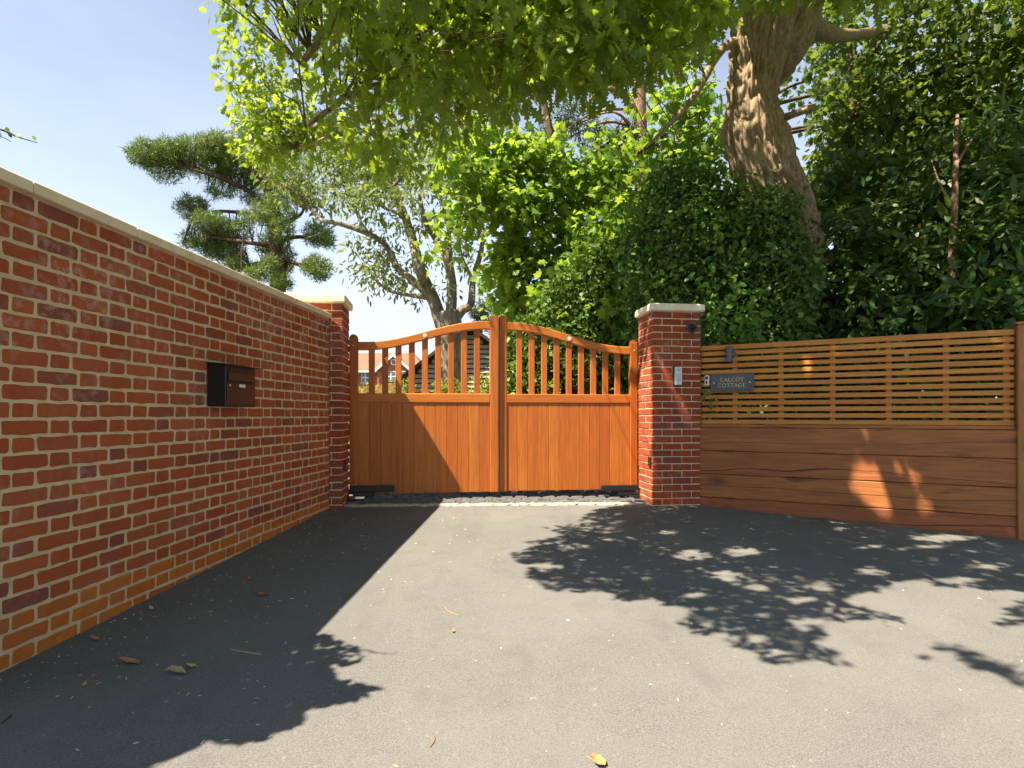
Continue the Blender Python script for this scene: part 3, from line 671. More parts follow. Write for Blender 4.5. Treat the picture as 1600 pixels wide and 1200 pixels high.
# ------------------------------------------------------------------ where the photograph is sunlit (keeps boughs from shading it)
def inpoly(x, y, poly):
    x = np.asarray(x, float); y = np.asarray(y, float); c = np.zeros(x.shape, bool); q = np.asarray(poly, float); j = len(q) - 1
    for i in range(len(q)):
        with np.errstate(divide='ignore', invalid='ignore'):
            hit = ((q[i, 1] > y) != (q[j, 1] > y)) & (x < (q[j, 0] - q[i, 0]) * (y - q[i, 1]) / (q[j, 1] - q[i, 1] + 1e-12) + q[i, 0])
        c ^= hit; j = i
    return c
def Z(pts, s, ox, oy): return [(ox + a / s, oy + b / s) for a, b in pts]
SH_MAIN = Z([(420, 30), (300, 50), (250, 75), (240, 95), (140, 105), (200, 130), (70, 155), (100, 165), (35, 185), (45, 205), (85, 215), (90, 255), (150, 290), (230, 305), (340, 295), (345, 325), (400, 330), (470, 315), (520, 345), (600, 355), (555, 400), (575, 430), (660, 430), (700, 415), (690, 460), (730, 480), (770, 510), (860, 520), (940, 510), (1040, 535), (1075, 515), (1020, 480), (960, 465), (990, 430), (1000, 390), (1080, 385), (1150, 385), (1180, 405), (1235, 395), (1210, 375), (1120, 355), (1060, 340), (1040, 320), (1130, 300), (1190, 275), (1300, 258), (1340, 285), (1420, 290), (1700, 305), (1700, 20)], 1.951, 780, 770)
SH_TWIG = Z([(1240, 495), (1280, 522), (1335, 515), (1325, 478), (1380, 482), (1450, 522), (1600, 592), (1760, 640), (1760, 590), (1600, 545), (1480, 488), (1360, 448), (1310, 458), (1300, 490)], 1.951, 780, 770)
SH_BLOB = Z([(1480, 395), (1530, 412), (1640, 400), (1660, 325), (1560, 345), (1540, 375)], 1.951, 780, 770)
SH_LEFT = [(495, 990), (590, 1018), (578, 1034), (515, 1044), (520, 1060), (600, 1076), (565, 1090), (510, 1103), (462, 1110), (470, 1130), (420, 1148), (390, 1162), (322, 1155), (272, 1182), (232, 1202), (150, 1260), (-200, 1300), (-200, 990)]
HOLES = [(780 + a / 1.951, 770 + b / 1.951, c / 1.951, d / 1.951) for a, b, c, d in
         ((590, 190, 55, 16), (740, 180, 62, 16), (690, 255, 50, 17), (795, 290, 40, 11), (520, 120, 38, 8), (1130, 240, 55, 12), (1350, 138, 100, 12), (1300, 165, 60, 7), (780, 445, 33, 18), (925, 325, 45, 14), (980, 285, 40, 20), (930, 392, 42, 13), (225, 165, 55, 11), (150, 225, 60, 10), (310, 142, 28, 7), (600, 312, 50, 9), (1140, 165, 55, 8), (1040, 110, 26, 6), (640, 88, 34, 5), (1400, 265, 90, 10), (1480, 225, 60, 8))]
FPATCH = [Z(q, 3.077, 1080, 480) for q in
          ([(815, 565), (850, 565), (892, 692), (870, 700), (828, 640)], [(778, 708), (850, 770), (940, 840), (980, 940), (1002, 1020), (950, 1062), (900, 1000), (800, 920), (785, 850), (802, 800)],
           [(955, 755), (1012, 755), (1014, 832), (972, 832)], [(1033, 742), (1062, 748), (1092, 818), (1142, 840), (1132, 872), (1058, 846)], [(1098, 948), (1162, 958), (1192, 1040), (1162, 1084), (1108, 1010)],
           [(676, 150), (716, 150), (728, 248), (698, 248)], [(1450, 130), (1520, 130), (1520, 200), (1455, 190)], [(520, 230), (570, 230), (585, 330), (540, 330)])]
def lit_target(p):
    """True where a leaf at p would shade something the photograph shows in sunlight"""
    p = np.asarray(p, float); res = np.zeros(len(p), bool); done = np.zeros(len(p), bool)
    def plane(o, n):
        d = ((o[0] - p[:, 0]) * n[0] + (o[1] - p[:, 1]) * n[1]) / (SUNV[0] * n[0] + SUNV[1] * n[1])
        return d, p + d[:, None] * SUNV
    # ground
    tg = (p[:, 2] - 0.2); g = p + tg[:, None] * SUNV
    for _ in range(3): tg = p[:, 2] - gz(g[:, 0], g[:, 1]); g = p + tg[:, None] * SUNV
    # gate, its pillars
    t1, h = plane(GO + 0.42 * GV, GV); u = (h[:, 0] - GO[0]) * GU[0] + (h[:, 1] - GO[1]) * GU[1]
    on = (t1 > 0) & (t1 < tg) & (u > -0.02) & (u < OPEN + 0.02) & (h[:, 2] < 2.34); res |= on; done |= on
    t2, h = plane(GO, GV); u = (h[:, 0] - GO[0]) * GU[0] + (h[:, 1] - GO[1]) * GU[1]
    for a, b in ((-PW, 0), (OPEN, OPEN + PW)):
        on = (t2 > 0) & (t2 < tg) & (u > a - .1) & (u < b + .05) & (h[:, 2] < 2.55); cap = on & (h[:, 2] > 2.30)
        if a < 0: cap = on & (h[:, 2] > 2.0)
        else:
            qx, qy = pix(h); cap |= on & inpoly(qx, qy, [(1024, 555), (1034, 555), (1078, 640), (1078, 665), (1062, 655), (1030, 590)])
        res |= cap; done |= on
    t3, h = plane(G2(OPEN, 0), GU); v = (h[:, 0] - G2(OPEN, 0)[0]) * GV[0] + (h[:, 1] - G2(OPEN, 0)[1]) * GV[1]
    on = (t3 > 0) & (t3 < tg) & (v > 0) & (v < PD) & (h[:, 2] < 2.3); res |= on & ((h[:, 2] < 1.85)); done |= on
    # fence
    t4, h = plane(FA, FN); u = (h[:, 0] - FA[0]) * FU[0] + (h[:, 1] - FA[1]) * FU[1]
    on = (t4 > 0) & (t4 < tg) & (u > 0) & (u < FL) & (h[:, 2] < 1.98) & ~done; qx, qy = pix(h)
    for q in FPATCH:
        q = np.array(q); m_ = q.mean(0); res |= on & inpoly(qx, qy, m_ + (q - m_) * 1.3)
    done |= on
    front = ((g[:, 0] - GO[0]) * GV[0] + (g[:, 1] - GO[1]) * GV[1] < 0.9) & ((g[:, 0] - FA[0]) * FN[0] + (g[:, 1] - FA[1]) * FN[1] > -0.0) & (g[:, 1] > 0.6) & ~done
    qx, qy = pix(g); shade = inpoly(qx, qy, SH_MAIN) | inpoly(qx, qy, SH_TWIG) | inpoly(qx, qy, SH_BLOB) | inpoly(qx, qy, SH_LEFT)
    wob = 1 + 0.5 * np.sin(qx * 0.21 + qy * 0.35) * np.sin(qx * 0.13 - qy * 0.5 + 1.0) + 0.35 * np.sin(qx * 0.45 + 2 + qy * 0.8)
    for cx, cy, rx, ry in HOLES: shade &= ~(((qx - cx) / rx) ** 2 + ((qy - cy) / ry) ** 2 < wob)
    shade |= (qx > 1640) | (qx < 0)
    res |= front & ~shade
    # the sycamore and ivy behind the gate stand in the sun
    t5 = (8.6 - p[:, 1]) / SUNV[1]; h = p + np.maximum(t5, 0)[:, None] * SUNV
    rs = (np.abs(np.sin(p[:, 0] * 12.9 + p[:, 1] * 78.2 + p[:, 2] * 37.7) * 43758.5) % 1.0)
    res |= (t5 > 0) & (h[:, 0] > -1.4) & (h[:, 0] < 1.9) & (h[:, 2] > 0.4) & (h[:, 2] < 6.6) & (rs < 0.75)
    t6 = (7.25 - p[:, 1]) / SUNV[1]; h = p + np.maximum(t6, 0)[:, None] * SUNV
    res |= (t6 > 0) & (h[:, 0] > 2.85) & (h[:, 0] < 3.75) & (h[:, 2] > 3.7) & (h[:, 2] < 5.8) & (rs < 0.6)
    return res
def ground_at(px, py):
    Y = np.full(np.shape(px), 4.0)
    for _ in range(12): X = (px - 800) / F * Y; Y = F * (CAMZ - gz(X, Y)) / (py - HOR)
    X = (px - 800) / F * Y; return np.stack([X, Y, gz(X, Y)], -1)

# ------------------------------------------------------------------ leaves
def half(pts, curl=0.18, fold=0.25):
    r = [(x, y, -fold * abs(x) - curl * y * y) for x, y in pts]; n = len(r); l = [(-x, y, z) for x, y, z in r[1:-1]]
    return np.array(r + l), [list(range(n)), [0] + [n - 1] + list(range(2 * n - 3, n - 1, -1))]
SHAPES = {
 'oak': half([(0, 0), (.05, .10), (.20, .20), (.08, .30), (.33, .43), (.11, .52), (.36, .68), (.14, .74), (.22, .90), (.08, .93), (0, 1)]),
 'oak low': half([(0, 0), (.16, .2), (.14, .34), (.28, .62), (.18, .88), (0, 1)]),
 'palm': half([(0, 0), (.30, .0), (.24, .16), (.52, .36), (.29, .45), (.30, .70), (.13, .68), (0, 1)]),
 'lance': half([(0, 0), (.13, .22), (.17, .5), (.10, .82), (0, 1)], 0.22, 0.3),
 'ivy': half([(0, 0), (.36, .10), (.30, .42), (0, 1)], 0.1, 0.2),
 'oval': half([(0, 0), (.26, .25), (.28, .6), (0, 1)], 0.15, 0.3),
 'blade': (np.array([(-.07, 0, 0), (.07, 0, 0), (0, 1, 0.0)]), [[0, 1, 2]]),
}
def unit(a): return a / (np.linalg.norm(a, axis=-1, keepdims=True) + 1e-9)
class Leaves:
    def __init__(s): s.P = []; s.D = []; s.N = []; s.S = []
    def add(s, P_, D, N, S_): s.P.append(P_); s.D.append(D); s.N.append(N); s.S.append(S_); return s
    def spray(s, C, k, spread, size, droop=0.5, up=0.8, rg=rng, flat=0.7):
        """k leaves about every centre in C, radiating from it"""
        C = np.repeat(np.asarray(C, float), k, 0); n = len(C)
        d = unit(rg.normal(size=(n, 3)) * (1, 1, flat)); r = spread * rg.uniform(0.25, 1, n) ** 0.7
        p = C + d * r[:, None]; D = unit(d + rg.normal(size=(n, 3)) * 0.45 - (0, 0, droop)); N = unit(rg.normal(size=(n, 3)) * 0.75 + (0, 0, up) + d * 0.35)
        return s.add(p, D, N, size * rg.uniform(0.5, 1.25, n))
    def stack(s):
        P_ = np.concatenate(s.P); D = np.concatenate(s.D); N = np.concatenate(s.N); Z_ = np.concatenate(s.S)
        B = unit(np.cross(D, N)); N = np.cross(B, D); return P_, B, D, N, Z_
    def keep(s, fn):
        P_, D, N, Z_ = (np.concatenate(a) for a in (s.P, s.D, s.N, s.S)); m = fn(P_ + D * (Z_ * 0.5)[:, None]); s.P, s.D, s.N, s.S = [P_[m]], [D[m]], [N[m]], [Z_[m]]; return s
    def count(s): return sum(len(a) for a in s.P)
    def build(s, parent, shape, mat, singles=0, name='foliage', rg=rng):
        P_, B, D, N, Z_ = s.stack(); T, faces = SHAPES[shape]
        ids = np.arange(len(P_))
        if singles:
            px, py = pix(P_); app = np.where((px > 8) & (px < 1592) & (py > 8) & (py < 1190) & (P_[:, 1] > 0.5), Z_ / P_[:, 1], 0); pick = np.argsort(-app)[:singles]; pick = pick[app[pick] > 0]
            mb = MB(); mb.v = [tuple(q) for q in T.tolist()]; mb.f = [tuple(f) for f in faces]; lm = mb.mesh('leaf', mat + ' single')
            inv = parent.matrix_basis.inverted()
            for i in pick:
                M = Matrix(tuple(tuple(float(q) for q in (B[i, r] * Z_[i], D[i, r] * Z_[i], N[i, r] * Z_[i], P_[i, r])) for r in range(3)) + ((0, 0, 0, 1),))
                o = bpy.data.objects.new('leaf', lm); COL.objects.link(o); o.parent = parent; o.matrix_local = inv @ M
            ids = np.setdiff1d(ids, pick)
        P_, B, D, N, Z_ = (a[ids] for a in (P_, B, D, N, Z_)); n = len(P_); m = len(T)
        V = P_[:, None] + Z_[:, None, None] * (T[None, :, 0:1] * B[:, None] + T[None, :, 1:2] * D[:, None] + T[None, :, 2:3] * N[:, None])
        fl = np.concatenate([np.array(f) for f in faces]); sz = np.array([len(f) for f in faces])
        loops = (fl[None] + (np.arange(n) * m)[:, None]).ravel(); sizes = np.tile(sz, n); starts = np.concatenate([[0], np.cumsum(sizes)[:-1]])
        me = bpy.data.meshes.new(name); me.vertices.add(n * m); me.vertices.foreach_set('co', V.reshape(-1).astype(np.float32))
        me.loops.add(len(loops)); me.loops.foreach_set('vertex_index', loops.astype(np.int32)); me.polygons.add(len(sizes)); me.polygons.foreach_set('loop_start', starts.astype(np.int32))
        me.update(calc_edges=True); me.materials.append(MATS[mat])
        a = me.attributes.new('rnd', 'FLOAT', 'POINT'); a.data.foreach_set('value', np.repeat(rg.random(n), m).astype(np.float32))
        o = bpy.data.objects.new(name, me); COL.objects.link(o); o.parent = parent; o.matrix_local = parent.matrix_basis.inverted(); o['kind'] = 'stuff'
        return o
def blob(n, c, r, rg=rng, shell=0.35):
    d = unit(rg.normal(size=(n, 3))); q = rg.uniform(shell ** 3, 1, n) ** (1 / 3.0); return np.asarray(c) + d * q[:, None] * np.asarray(r)
def pblob(n, px, py, Y, rx, ry, rd, shell=0.35): return blob(n, P(px, py, Y), (rx / F * Y, rd, ry / F * Y), rng, shell)
def poly_pts(n, poly, Y0, Y1, rg=rng, pw=1.0):
    q = np.array(poly); out = []; tot = 0
    while tot < n:
        x = rg.uniform(q[:, 0].min(), q[:, 0].max(), n); y = rg.uniform(q[:, 1].min(), q[:, 1].max(), n); m = inpoly(x, y, poly); x = x[m]; y = y[m]
        Y = Y0 + (Y1 - Y0) * rg.random(len(x)) ** pw; out.append(np.stack([(x - 800) / F * Y, Y, CAMZ - (y - HOR) / F * Y], -1)); tot += len(x)
    return np.concatenate(out)[:n]
def smooth_path(pts, n=5):
    pts = [np.asarray(p, float) for p in pts]; out = []
    for i in range(len(pts) - 1):
        p0 = pts[max(i - 1, 0)]; p1 = pts[i]; p2 = pts[i + 1]; p3 = pts[min(i + 2, len(pts) - 1)]
        for k in range(n):
            t = k / n; out.append(0.5 * ((2 * p1) + (-p0 + p2) * t + (2 * p0 - 5 * p1 + 4 * p2 - p3) * t * t + (-p0 + 3 * p1 - 3 * p2 + p3) * t ** 3))
    out.append(pts[-1]); return out
def limb(mb, pts, r0, r1, n=8, sub=4, wob=0.08, rs=None):
    q = smooth_path(pts, sub); m = len(q)
    if rs is None: rad = [r0 + (r1 - r0) * i / (m - 1) for i in range(m)]
    else: rad = np.interp(np.linspace(0, len(rs) - 1, m), range(len(rs)), rs)
    mb.tube(q, list(rad), n, True, wob); return q
def twigs(mb, C, anchors, r=0.006, every=1, rg=R, lim=2.2):
    """thin shoots from the nearest point of a branch to leaf clusters"""
    A = np.asarray(anchors)
    for c in C[::every]:
        a = A[np.argmin(((A - c) ** 2).sum(1))]
        if np.linalg.norm(a - c) > lim: continue
        mid = (a + c) / 2 + np.array([rg.uniform(-.06, .06), rg.uniform(-.06, .06), rg.uniform(-.02, .10)]); mb.tube([a, mid, c], [r * 1.5, r, r * 0.5], 4, False)
def tree_root(name, label, cat, xy, group=None): return thing(name, label, cat, (float(xy[0]), float(xy[1]), float(gz(*xy)) - 0.05), 0, group)
def bpart(mb, name, mat, root, smooth=True):
    o = mb.build(name, mat, root, smooth); o.matrix_local = root.matrix_basis.inverted(); return o

# ------------------------------------------------------------------ the oak over the drive
OY = 7.7
tp = [(1262, 655, 66), (1262, 540, 66), (1258, 450, 70), (1248, 385, 84), (1224, 320, 96), (1197, 268, 100), (1180, 205, 106), (1176, 165, 80), (1180, 120, 82), (1190, 60, 96), (1200, 0, 92), (1204, -90, 84), (1195, -200, 74), (1170, -330, 60)]
tpts = [P(a, b, OY - 0.0008 * (650 - b)) for a, b, _ in tp]; trad = [w * OY / F / 2 for _, _, w in tp]
oak = tree_root('oak_tree', 'huge gnarled oak leaning behind the fence, its boughs hanging over the drive', 'tree', tpts[0][:2])
mb = MB(); q = smooth_path([np.array([tpts[0][0], tpts[0][1], 0.0])] + tpts, 5); rad = np.interp(np.linspace(0, len(tp), len(q)), range(len(tp) + 1), [trad[0] * 1.15] + trad)
TR = q
def vnoise(x, y, px_, seed):
    tb = np.random.default_rng(seed).random((64, px_)); xi = np.floor(x).astype(int); yi = np.floor(y).astype(int); fx = x - xi; fy = y - yi; fx = fx * fx * (3 - 2 * fx); fy = fy * fy * (3 - 2 * fy)
    g = lambda i, j: tb[j % 64, i % px_]
    return (g(xi, yi) * (1 - fx) + g(xi + 1, yi) * fx) * (1 - fy) + (g(xi, yi + 1) * (1 - fx) + g(xi + 1, yi + 1) * fx) * fy
def relief_trunk(path, radii, nseg, rows, name, depth=0.055):
    pts = np.array(smooth_path(path, 1)); s = np.concatenate([[0], np.cumsum(np.linalg.norm(np.diff(pts, axis=0), axis=1))]); ss = np.linspace(0, s[-1], rows); c = np.stack([np.interp(ss, s, pts[:, i]) for i in range(3)], -1); r = np.interp(ss, s, radii)
    th = np.linspace(0, 2 * math.pi, nseg, endpoint=False); T_, S_ = np.meshgrid(th, ss); u = T_ / (2 * math.pi)
    tw_ = S_ * 0.2                                   # bark fissures wind a little round the trunk
    warp = 0.9 * vnoise(u * 12 + 0 * S_, S_ * 1.8, 12, 1)
    f1 = vnoise(u * 64 + warp * 1.4 + tw_, S_ * 5.0 + warp, 64, 2); f2 = vnoise(u * 110 + warp * 2 + tw_ * 2, S_ * 13.0, 110, 3); big = vnoise(u * 5, S_ * 1.3, 5, 4)
    ridge = 1 - np.abs(2 * f1 - 1); fiss = np.clip((0.78 - ridge) / 0.5, 0, 1) ** 0.8
    d_ = depth * (fiss - 0.5) + 0.030 * (f2 - .5) + 0.13 * (big - .5) * r[:, None] / 0.4
    dirs = np.gradient(c, axis=0); dirs /= np.linalg.norm(dirs, axis=1, keepdims=True); a = np.cross(dirs, (0.3, 0.2, 1.0)); a = np.where(np.linalg.norm(a, axis=1, keepdims=True) < .05, np.cross(dirs, (1, 0, 0)), a); a = np.cross(np.cross(dirs, np.tile([0.0, 1.0, 0.0], (rows, 1))), dirs); a /= np.linalg.norm(a, axis=1, keepdims=True); bb = np.cross(dirs, a)
    V = c[:, None] + (r[:, None] + d_)[..., None] * (np.cos(T_)[..., None] * a[:, None] + np.sin(T_)[..., None] * bb[:, None]); m_ = MB(); m_.v = [tuple(q_) for q_ in V.reshape(-1, 3).tolist()]
    for j in range(rows - 1):
        for i in range(nseg): k0 = j * nseg + i; k1 = j * nseg + (i + 1) % nseg; m_.f.append((k0, k1, k1 + nseg, k0 + nseg))
    return bpart(m_, name, 'oak bark', oak)
relief_trunk(q, rad * 0.83, 200, 380, 'trunk')
def kn(px, py, dy, r): # burr
    b = MB(); c = P(px, py, OY - dy); rr = r * OY / F
    prof = [(-1, 0.15), (-.8, .6), (-.4, .92), (0, 1), (.4, .9), (.8, .55), (1, .15)]
    for zz, k in prof:
        for i in range(12): a = 2 * math.pi * i / 12; w = 1 + R.uniform(-.1, .1); b.v.append((c[0] + rr * k * w * math.cos(a), c[1] + rr * .8 * k * w * math.sin(a), c[2] + rr * 0.9 * zz))
    for j in range(len(prof) - 1):
        for i in range(12): a = j * 12 + i; d = j * 12 + (i + 1) % 12; b.f.append((a, d, d + 12, a + 12))
    bpart(b, 'burr', 'oak bark', oak)
kn(1152, 205, 0.16, 26); kn(1188, 148, 0.36, 13)
boughs = []
def bough(pts, r0, r1, n=9, name='bough'):
    b = MB(); q = limb(b, pts, r0, r1, n, 5, 0.07); bpart(b, name, 'oak bark', oak); boughs.extend(q); return q
bough([P(1206, 190, 7.35), P(1236, 180, 7.05), P(1275, 166, 6.85)], 0.055, 0.035, 8, 'broken_branch')
sq = smooth_path([P(1186, 140, 7.62), P(1212, 95, 7.45), P(1240, 40, 7.3), P(1262, -60, 7.2), P(1330, -220, 7.0)], 5); boughs.extend(sq); relief_trunk(sq, np.interp(np.linspace(0, 4, len(sq)), range(5), [0.12, 0.27, 0.27, 0.22, 0.17]), 90, 120, 'bough', 0.05)
bough([P(1255, 30, 7.4), P(1290, 52, 7.6), P(1335, 55, 8.0), P(1390, 45, 9.0)], 0.13, 0.05)
b1 = bough([P(1195, 10, 7.5), P(1140, -60, 6.6), (1.55, 5.5, 6.35), (0.7, 4.9, 5.7), (-0.2, 4.3, 4.95), (-0.95, 3.85, 4.15), (-1.35, 3.6, 3.45)], 0.17, 0.02)
bough([(1.55, 5.5, 6.35), (0.9, 4.2, 6.1), (0.3, 3.2, 5.6), (-0.3, 2.6, 5.2)], 0.09, 0.02)
bough([(0.7, 4.9, 5.7), (0.15, 5.4, 5.0), (-0.55, 5.7, 4.55), (-1.05, 5.9, 4.2)], 0.06, 0.015)
bough([(-0.2, 4.3, 4.95), (-0.62, 4.0, 4.0), (-0.95, 3.75, 3.45), (-1.3, 3.55, 3.02)], 0.045, 0.012)
bough([P(1196, -40, 7.5), (2.6, 6.2, 7.2), (1.8, 4.6, 7.3), (1.0, 3.0, 6.8), (0.1, 1.9, 6.0)], 0.15, 0.03)
bough([P(1180, 60, 7.3), P(1130, 75, 7.1), P(1085, 150, 6.9), P(1040, 200, 6.8), P(1010, 230, 6.7)], 0.07, 0.012)
bough([P(1190, 5, 7.4), P(1080, -40, 7.6), P(980, 20, 7.8), P(900, 70, 7.9), P(820, 150, 7.9), P(760, 190, 7.9)], 0.10, 0.015)
bough([P(1080, -40, 7.6), P(960, -60, 7.2), P(820, -20, 6.9), P(690, 40, 6.7), P(600, 150, 6.6), P(540, 200, 6.6), P(468, 232, 6.6)], 0.08, 0.012)
bough([P(1200, -120, 7.4), (3.6, 6.0, 8.0), (4.2, 4.6, 7.8), (4.6, 3.2, 7.0)], 0.16, 0.03)
bough([P(1185, -260, 7.3), (2.2, 7.4, 10.0), (1.2, 7.6, 10.8)], 0.18, 0.06)
A_POLY = [(372, -10), (345, 45), (365, 95), (350, 128), (382, 150), (398, 205), (370, 238), (402, 258), (450, 250), (470, 215), (500, 228), (545, 205), (575, 232), (600, 240), (618, 215), (642, 170), (680, 185), (705, 160), (750, 175), (800, 160), (850, 110), (900, 135), (965, 112), (1010, 98), (1100, 62), (1130, -10)]
L = Leaves()
# the hanging foreground boughs; sparse towards the tips
C = poly_pts(20000, A_POLY, 3.0, 5.6); C = C[~lit_target(C)]
px, py = pix(C); w = np.clip((px - 330) / 420.0, 0.10, 1) ** 1.4 * np.clip(1.15 - py / 230.0, 0.10, 1)
C = C[rng.random(len(C)) < w][:520]
L.spray(C, 14, 0.20, 0.095, 0.75, 0.7)
C2 = poly_pts(1500, A_POLY, 6.2, 8.2); px, py = pix(C2)
w = np.clip((px - 330) / 400.0, 0.10, 1) ** 1.3 * np.clip(1.1 - py / 240.0, 0.12, 1); C2 = C2[(rng.random(len(C2)) < w) & ~lit_target(C2)][:480]
L.spray(C2, 14, 0.26, 0.108, 0.7, 0.7)
for cx, cy, rx, ry, n in ((405, 205, 32, 30, 18), (420, 240, 35, 15, 14), (455, 190, 45, 40, 24), (400, 120, 32, 40, 20), (385, 50, 28, 40, 20), (500, 200, 50, 35, 26), (570, 235, 40, 25, 20), (615, 235, 25, 30, 16), (690, 195, 40, 20, 20)):
    for n_, Y0, Y1 in ((n, 6.2, 7.2),): c = pblob(n_, cx, cy, 6.7, rx, ry, 0.5, 0.1); c = c[~lit_target(c)]; L.spray(c, 13, 0.22, 0.108, 0.7, 0.7); C2 = np.concatenate([C2, c])
# boughs whose shade falls on the drive and fence
def shade_leaves(n, poly, h0, h1, k, spread, size, seed):
    rg = np.random.default_rng(seed); q = np.array(poly); g = []
    while sum(len(a) for a in g) < n:
        x = rg.uniform(q[:, 0].min(), q[:, 0].max(), 4000); y = rg.uniform(max(q[:, 1].min(), 700), q[:, 1].max(), 4000); m = inpoly(x, y, poly); t = ground_at(x[m], y[m])
        # even spread on the ground, not in the picture
        keep = rg.random(len(t)) < np.clip((t[:, 1] / 6.0) ** 3, 0.02, 1); t = t[keep]; t = t - rg.uniform(h0, h1, len(t))[:, None] * SUNV
        px, py = pix(t); vis_ = inpoly(px, py, A_POLY) & (py > -5); thin = np.clip((px - 330) / 450.0, 0.10, 0.8) * np.clip(1.15 - py / 230.0, 0.15, 1); t = t[(py < -25) | (px < -30) | (vis_ & (rg.random(len(t)) < thin))]; g.append(t)
    g = np.concatenate(g)[:n]; L.spray(g, k, spread, size, 0.4, 0.9, rg); return g
c3 = shade_leaves(1500, SH_MAIN, 2.8, 5.4, 12, 0.18, 0.097, 3)
c4 = shade_leaves(26, SH_TWIG, 4.2, 4.8, 7, 0.10, 0.11, 4); c5 = shade_leaves(12, SH_BLOB, 3.6, 4.4, 9, 0.14, 0.115, 5)
# shade over the fence and the shrubs behind it
rg6 = np.random.default_rng(6); s = rg6.uniform(0, FL + .3, 900); z = rg6.uniform(0.1, 2.0, 900); t = np.stack([FA[0] + s * FU[0], FA[1] + s * FU[1], z], -1) - rg6.uniform(3.0, 6.2, 900)[:, None] * SUNV
px, py = pix(t); t = t[(py < -25)][:520]; L.spray(t, 10, 0.24, 0.13, 0.3, 0.9, rg6)
# high crown, above the picture
hi = np.stack([rng.uniform(-3.5, 9.5, 14000), rng.uniform(0.2, 10.5, 14000), rng.uniform(5.0, 9.5, 14000)], -1)
px, py = pix(hi); hi = hi[(py < -30) & (((hi[:, 0] - 2.8) / 6.2) ** 2 + ((hi[:, 1] - 5.6) / 5.2) ** 2 + ((hi[:, 2] - 7.2) / 2.6) ** 2 < 1)][:3000]
L.spray(hi, 9, 0.34, 0.16, 0.3, 0.9)
L.keep(lambda p: ~lit_target(p) & (p[:, 2] > 2.45))
print('oak leaves', L.count())
L.build(oak, 'oak', 'oak leaf', 300)
tw = MB(); twigs(tw, np.concatenate([C, C2, c3]), boughs, 0.005, 2, lim=1.1); bpart(tw, 'twigs', 'stem bark', oak)['kind'] = 'stuff'
# old ivy stems climbing the oak
for i in range(11):
    b = MB(); x = 1262 + R.uniform(-14, 24); pts = []
    for j, py in enumerate(range(560, 285 + R.randrange(-20, 60), -22)):
        lean = -0.33 * max(0, 400 - py) - 3; pts.append(P(x + lean + R.uniform(-5, 5) + 7 * math.sin(j * .8 + i), py, OY - 0.42 - R.uniform(0, .08)))
    limb(b, pts, 0.042, 0.018, 6, 3, 0.14); bpart(b, 'ivy_stem', 'ivy stem bark', oak)

# ------------------------------------------------------------------ pine behind the wall
PY = 20.0; root = tree_root('pine_tree', 'tall dark green pine standing beyond the brick wall', 'tree', P(434, 600, PY)[:2])
mb = MB(); limb(mb, [(P(434, 600, PY)[0], PY, 0.4), P(434, 520, PY), P(434, 440, PY), P(430, 380, PY), P(428, 330, PY), P(415, 285, PY), P(400, 240, PY)], 0.34, 0.12, 12, 5); bpart(mb, 'trunk', 'pine bark', root)
anch = []
for pts in ([(430, 360), (452, 345), (470, 335), (478, 315)], [(428, 330), (390, 300), (350, 280), (300, 265), (245, 250)], [(430, 345), (395, 335), (345, 330), (305, 335)], [(420, 290), (440, 270), (460, 250)], [(433, 412), (400, 412), (360, 430)],
            [(434, 400), (470, 415), (495, 425)], [(433, 375), (470, 370), (500, 375)], [(415, 285), (370, 245), (330, 225)], [(405, 250), (415, 225), (440, 215)], [(432, 385), (380, 378), (330, 370)]):
    b = MB(); anch += limb(b, [P(a, c, PY + R.uniform(-.8, .8) * (i > 0)) for i, (a, c) in enumerate(pts)], 0.10, 0.03, 6, 4); bpart(b, 'branch', 'pine bark', root)
L = Leaves()
for cx, cy, rx, ry, n in ((228, 240, 30, 22, 50), (262, 262, 34, 24, 45), (300, 240, 35, 26, 60), (338, 228, 36, 22, 70), (330, 262, 36, 22, 45), (370, 275, 36, 24, 45), (265, 235, 26, 18, 35), (410, 300, 38, 30, 55), (300, 325, 26, 20, 40), (325, 345, 26, 14, 26),
                         (320, 375, 40, 20, 70), (362, 365, 34, 24, 60), (350, 395, 36, 16, 50), (430, 330, 34, 30, 50), (420, 385, 20, 22, 30), (445, 400, 16, 30, 34), (440, 440, 18, 14, 22), (497, 368, 24, 20, 40), (495, 420, 24, 20, 40), (512, 380, 10, 10, 10), (450, 270, 40, 36, 50), (395, 235, 34, 30, 40), (400, 430, 22, 12, 20), (375, 415, 22, 9, 20), (470, 300, 26, 22, 24), (345, 300, 26, 12, 16), (440, 360, 20, 22, 24), (425, 415, 18, 14, 16), (395, 340, 24, 14, 16), (410, 258, 34, 22, 36), (365, 250, 28, 18, 28), (400, 205, 36, 22, 34), (440, 232, 34, 26, 34)):
    c = pblob(int(n * 3.4), cx, cy, PY + R.uniform(-.7, .7), rx * 0.98, ry * 0.98, 0.5, 0.25); L.spray(c, 17, 0.10, 0.18, -0.45, 0.3, flat=1.0)
L.build(root, 'blade', 'pine needle')
tw = MB(); twigs(tw, np.concatenate(L.P)[::90], anch, 0.02); bpart(tw, 'twigs', 'pine bark', root)['kind'] = 'stuff'

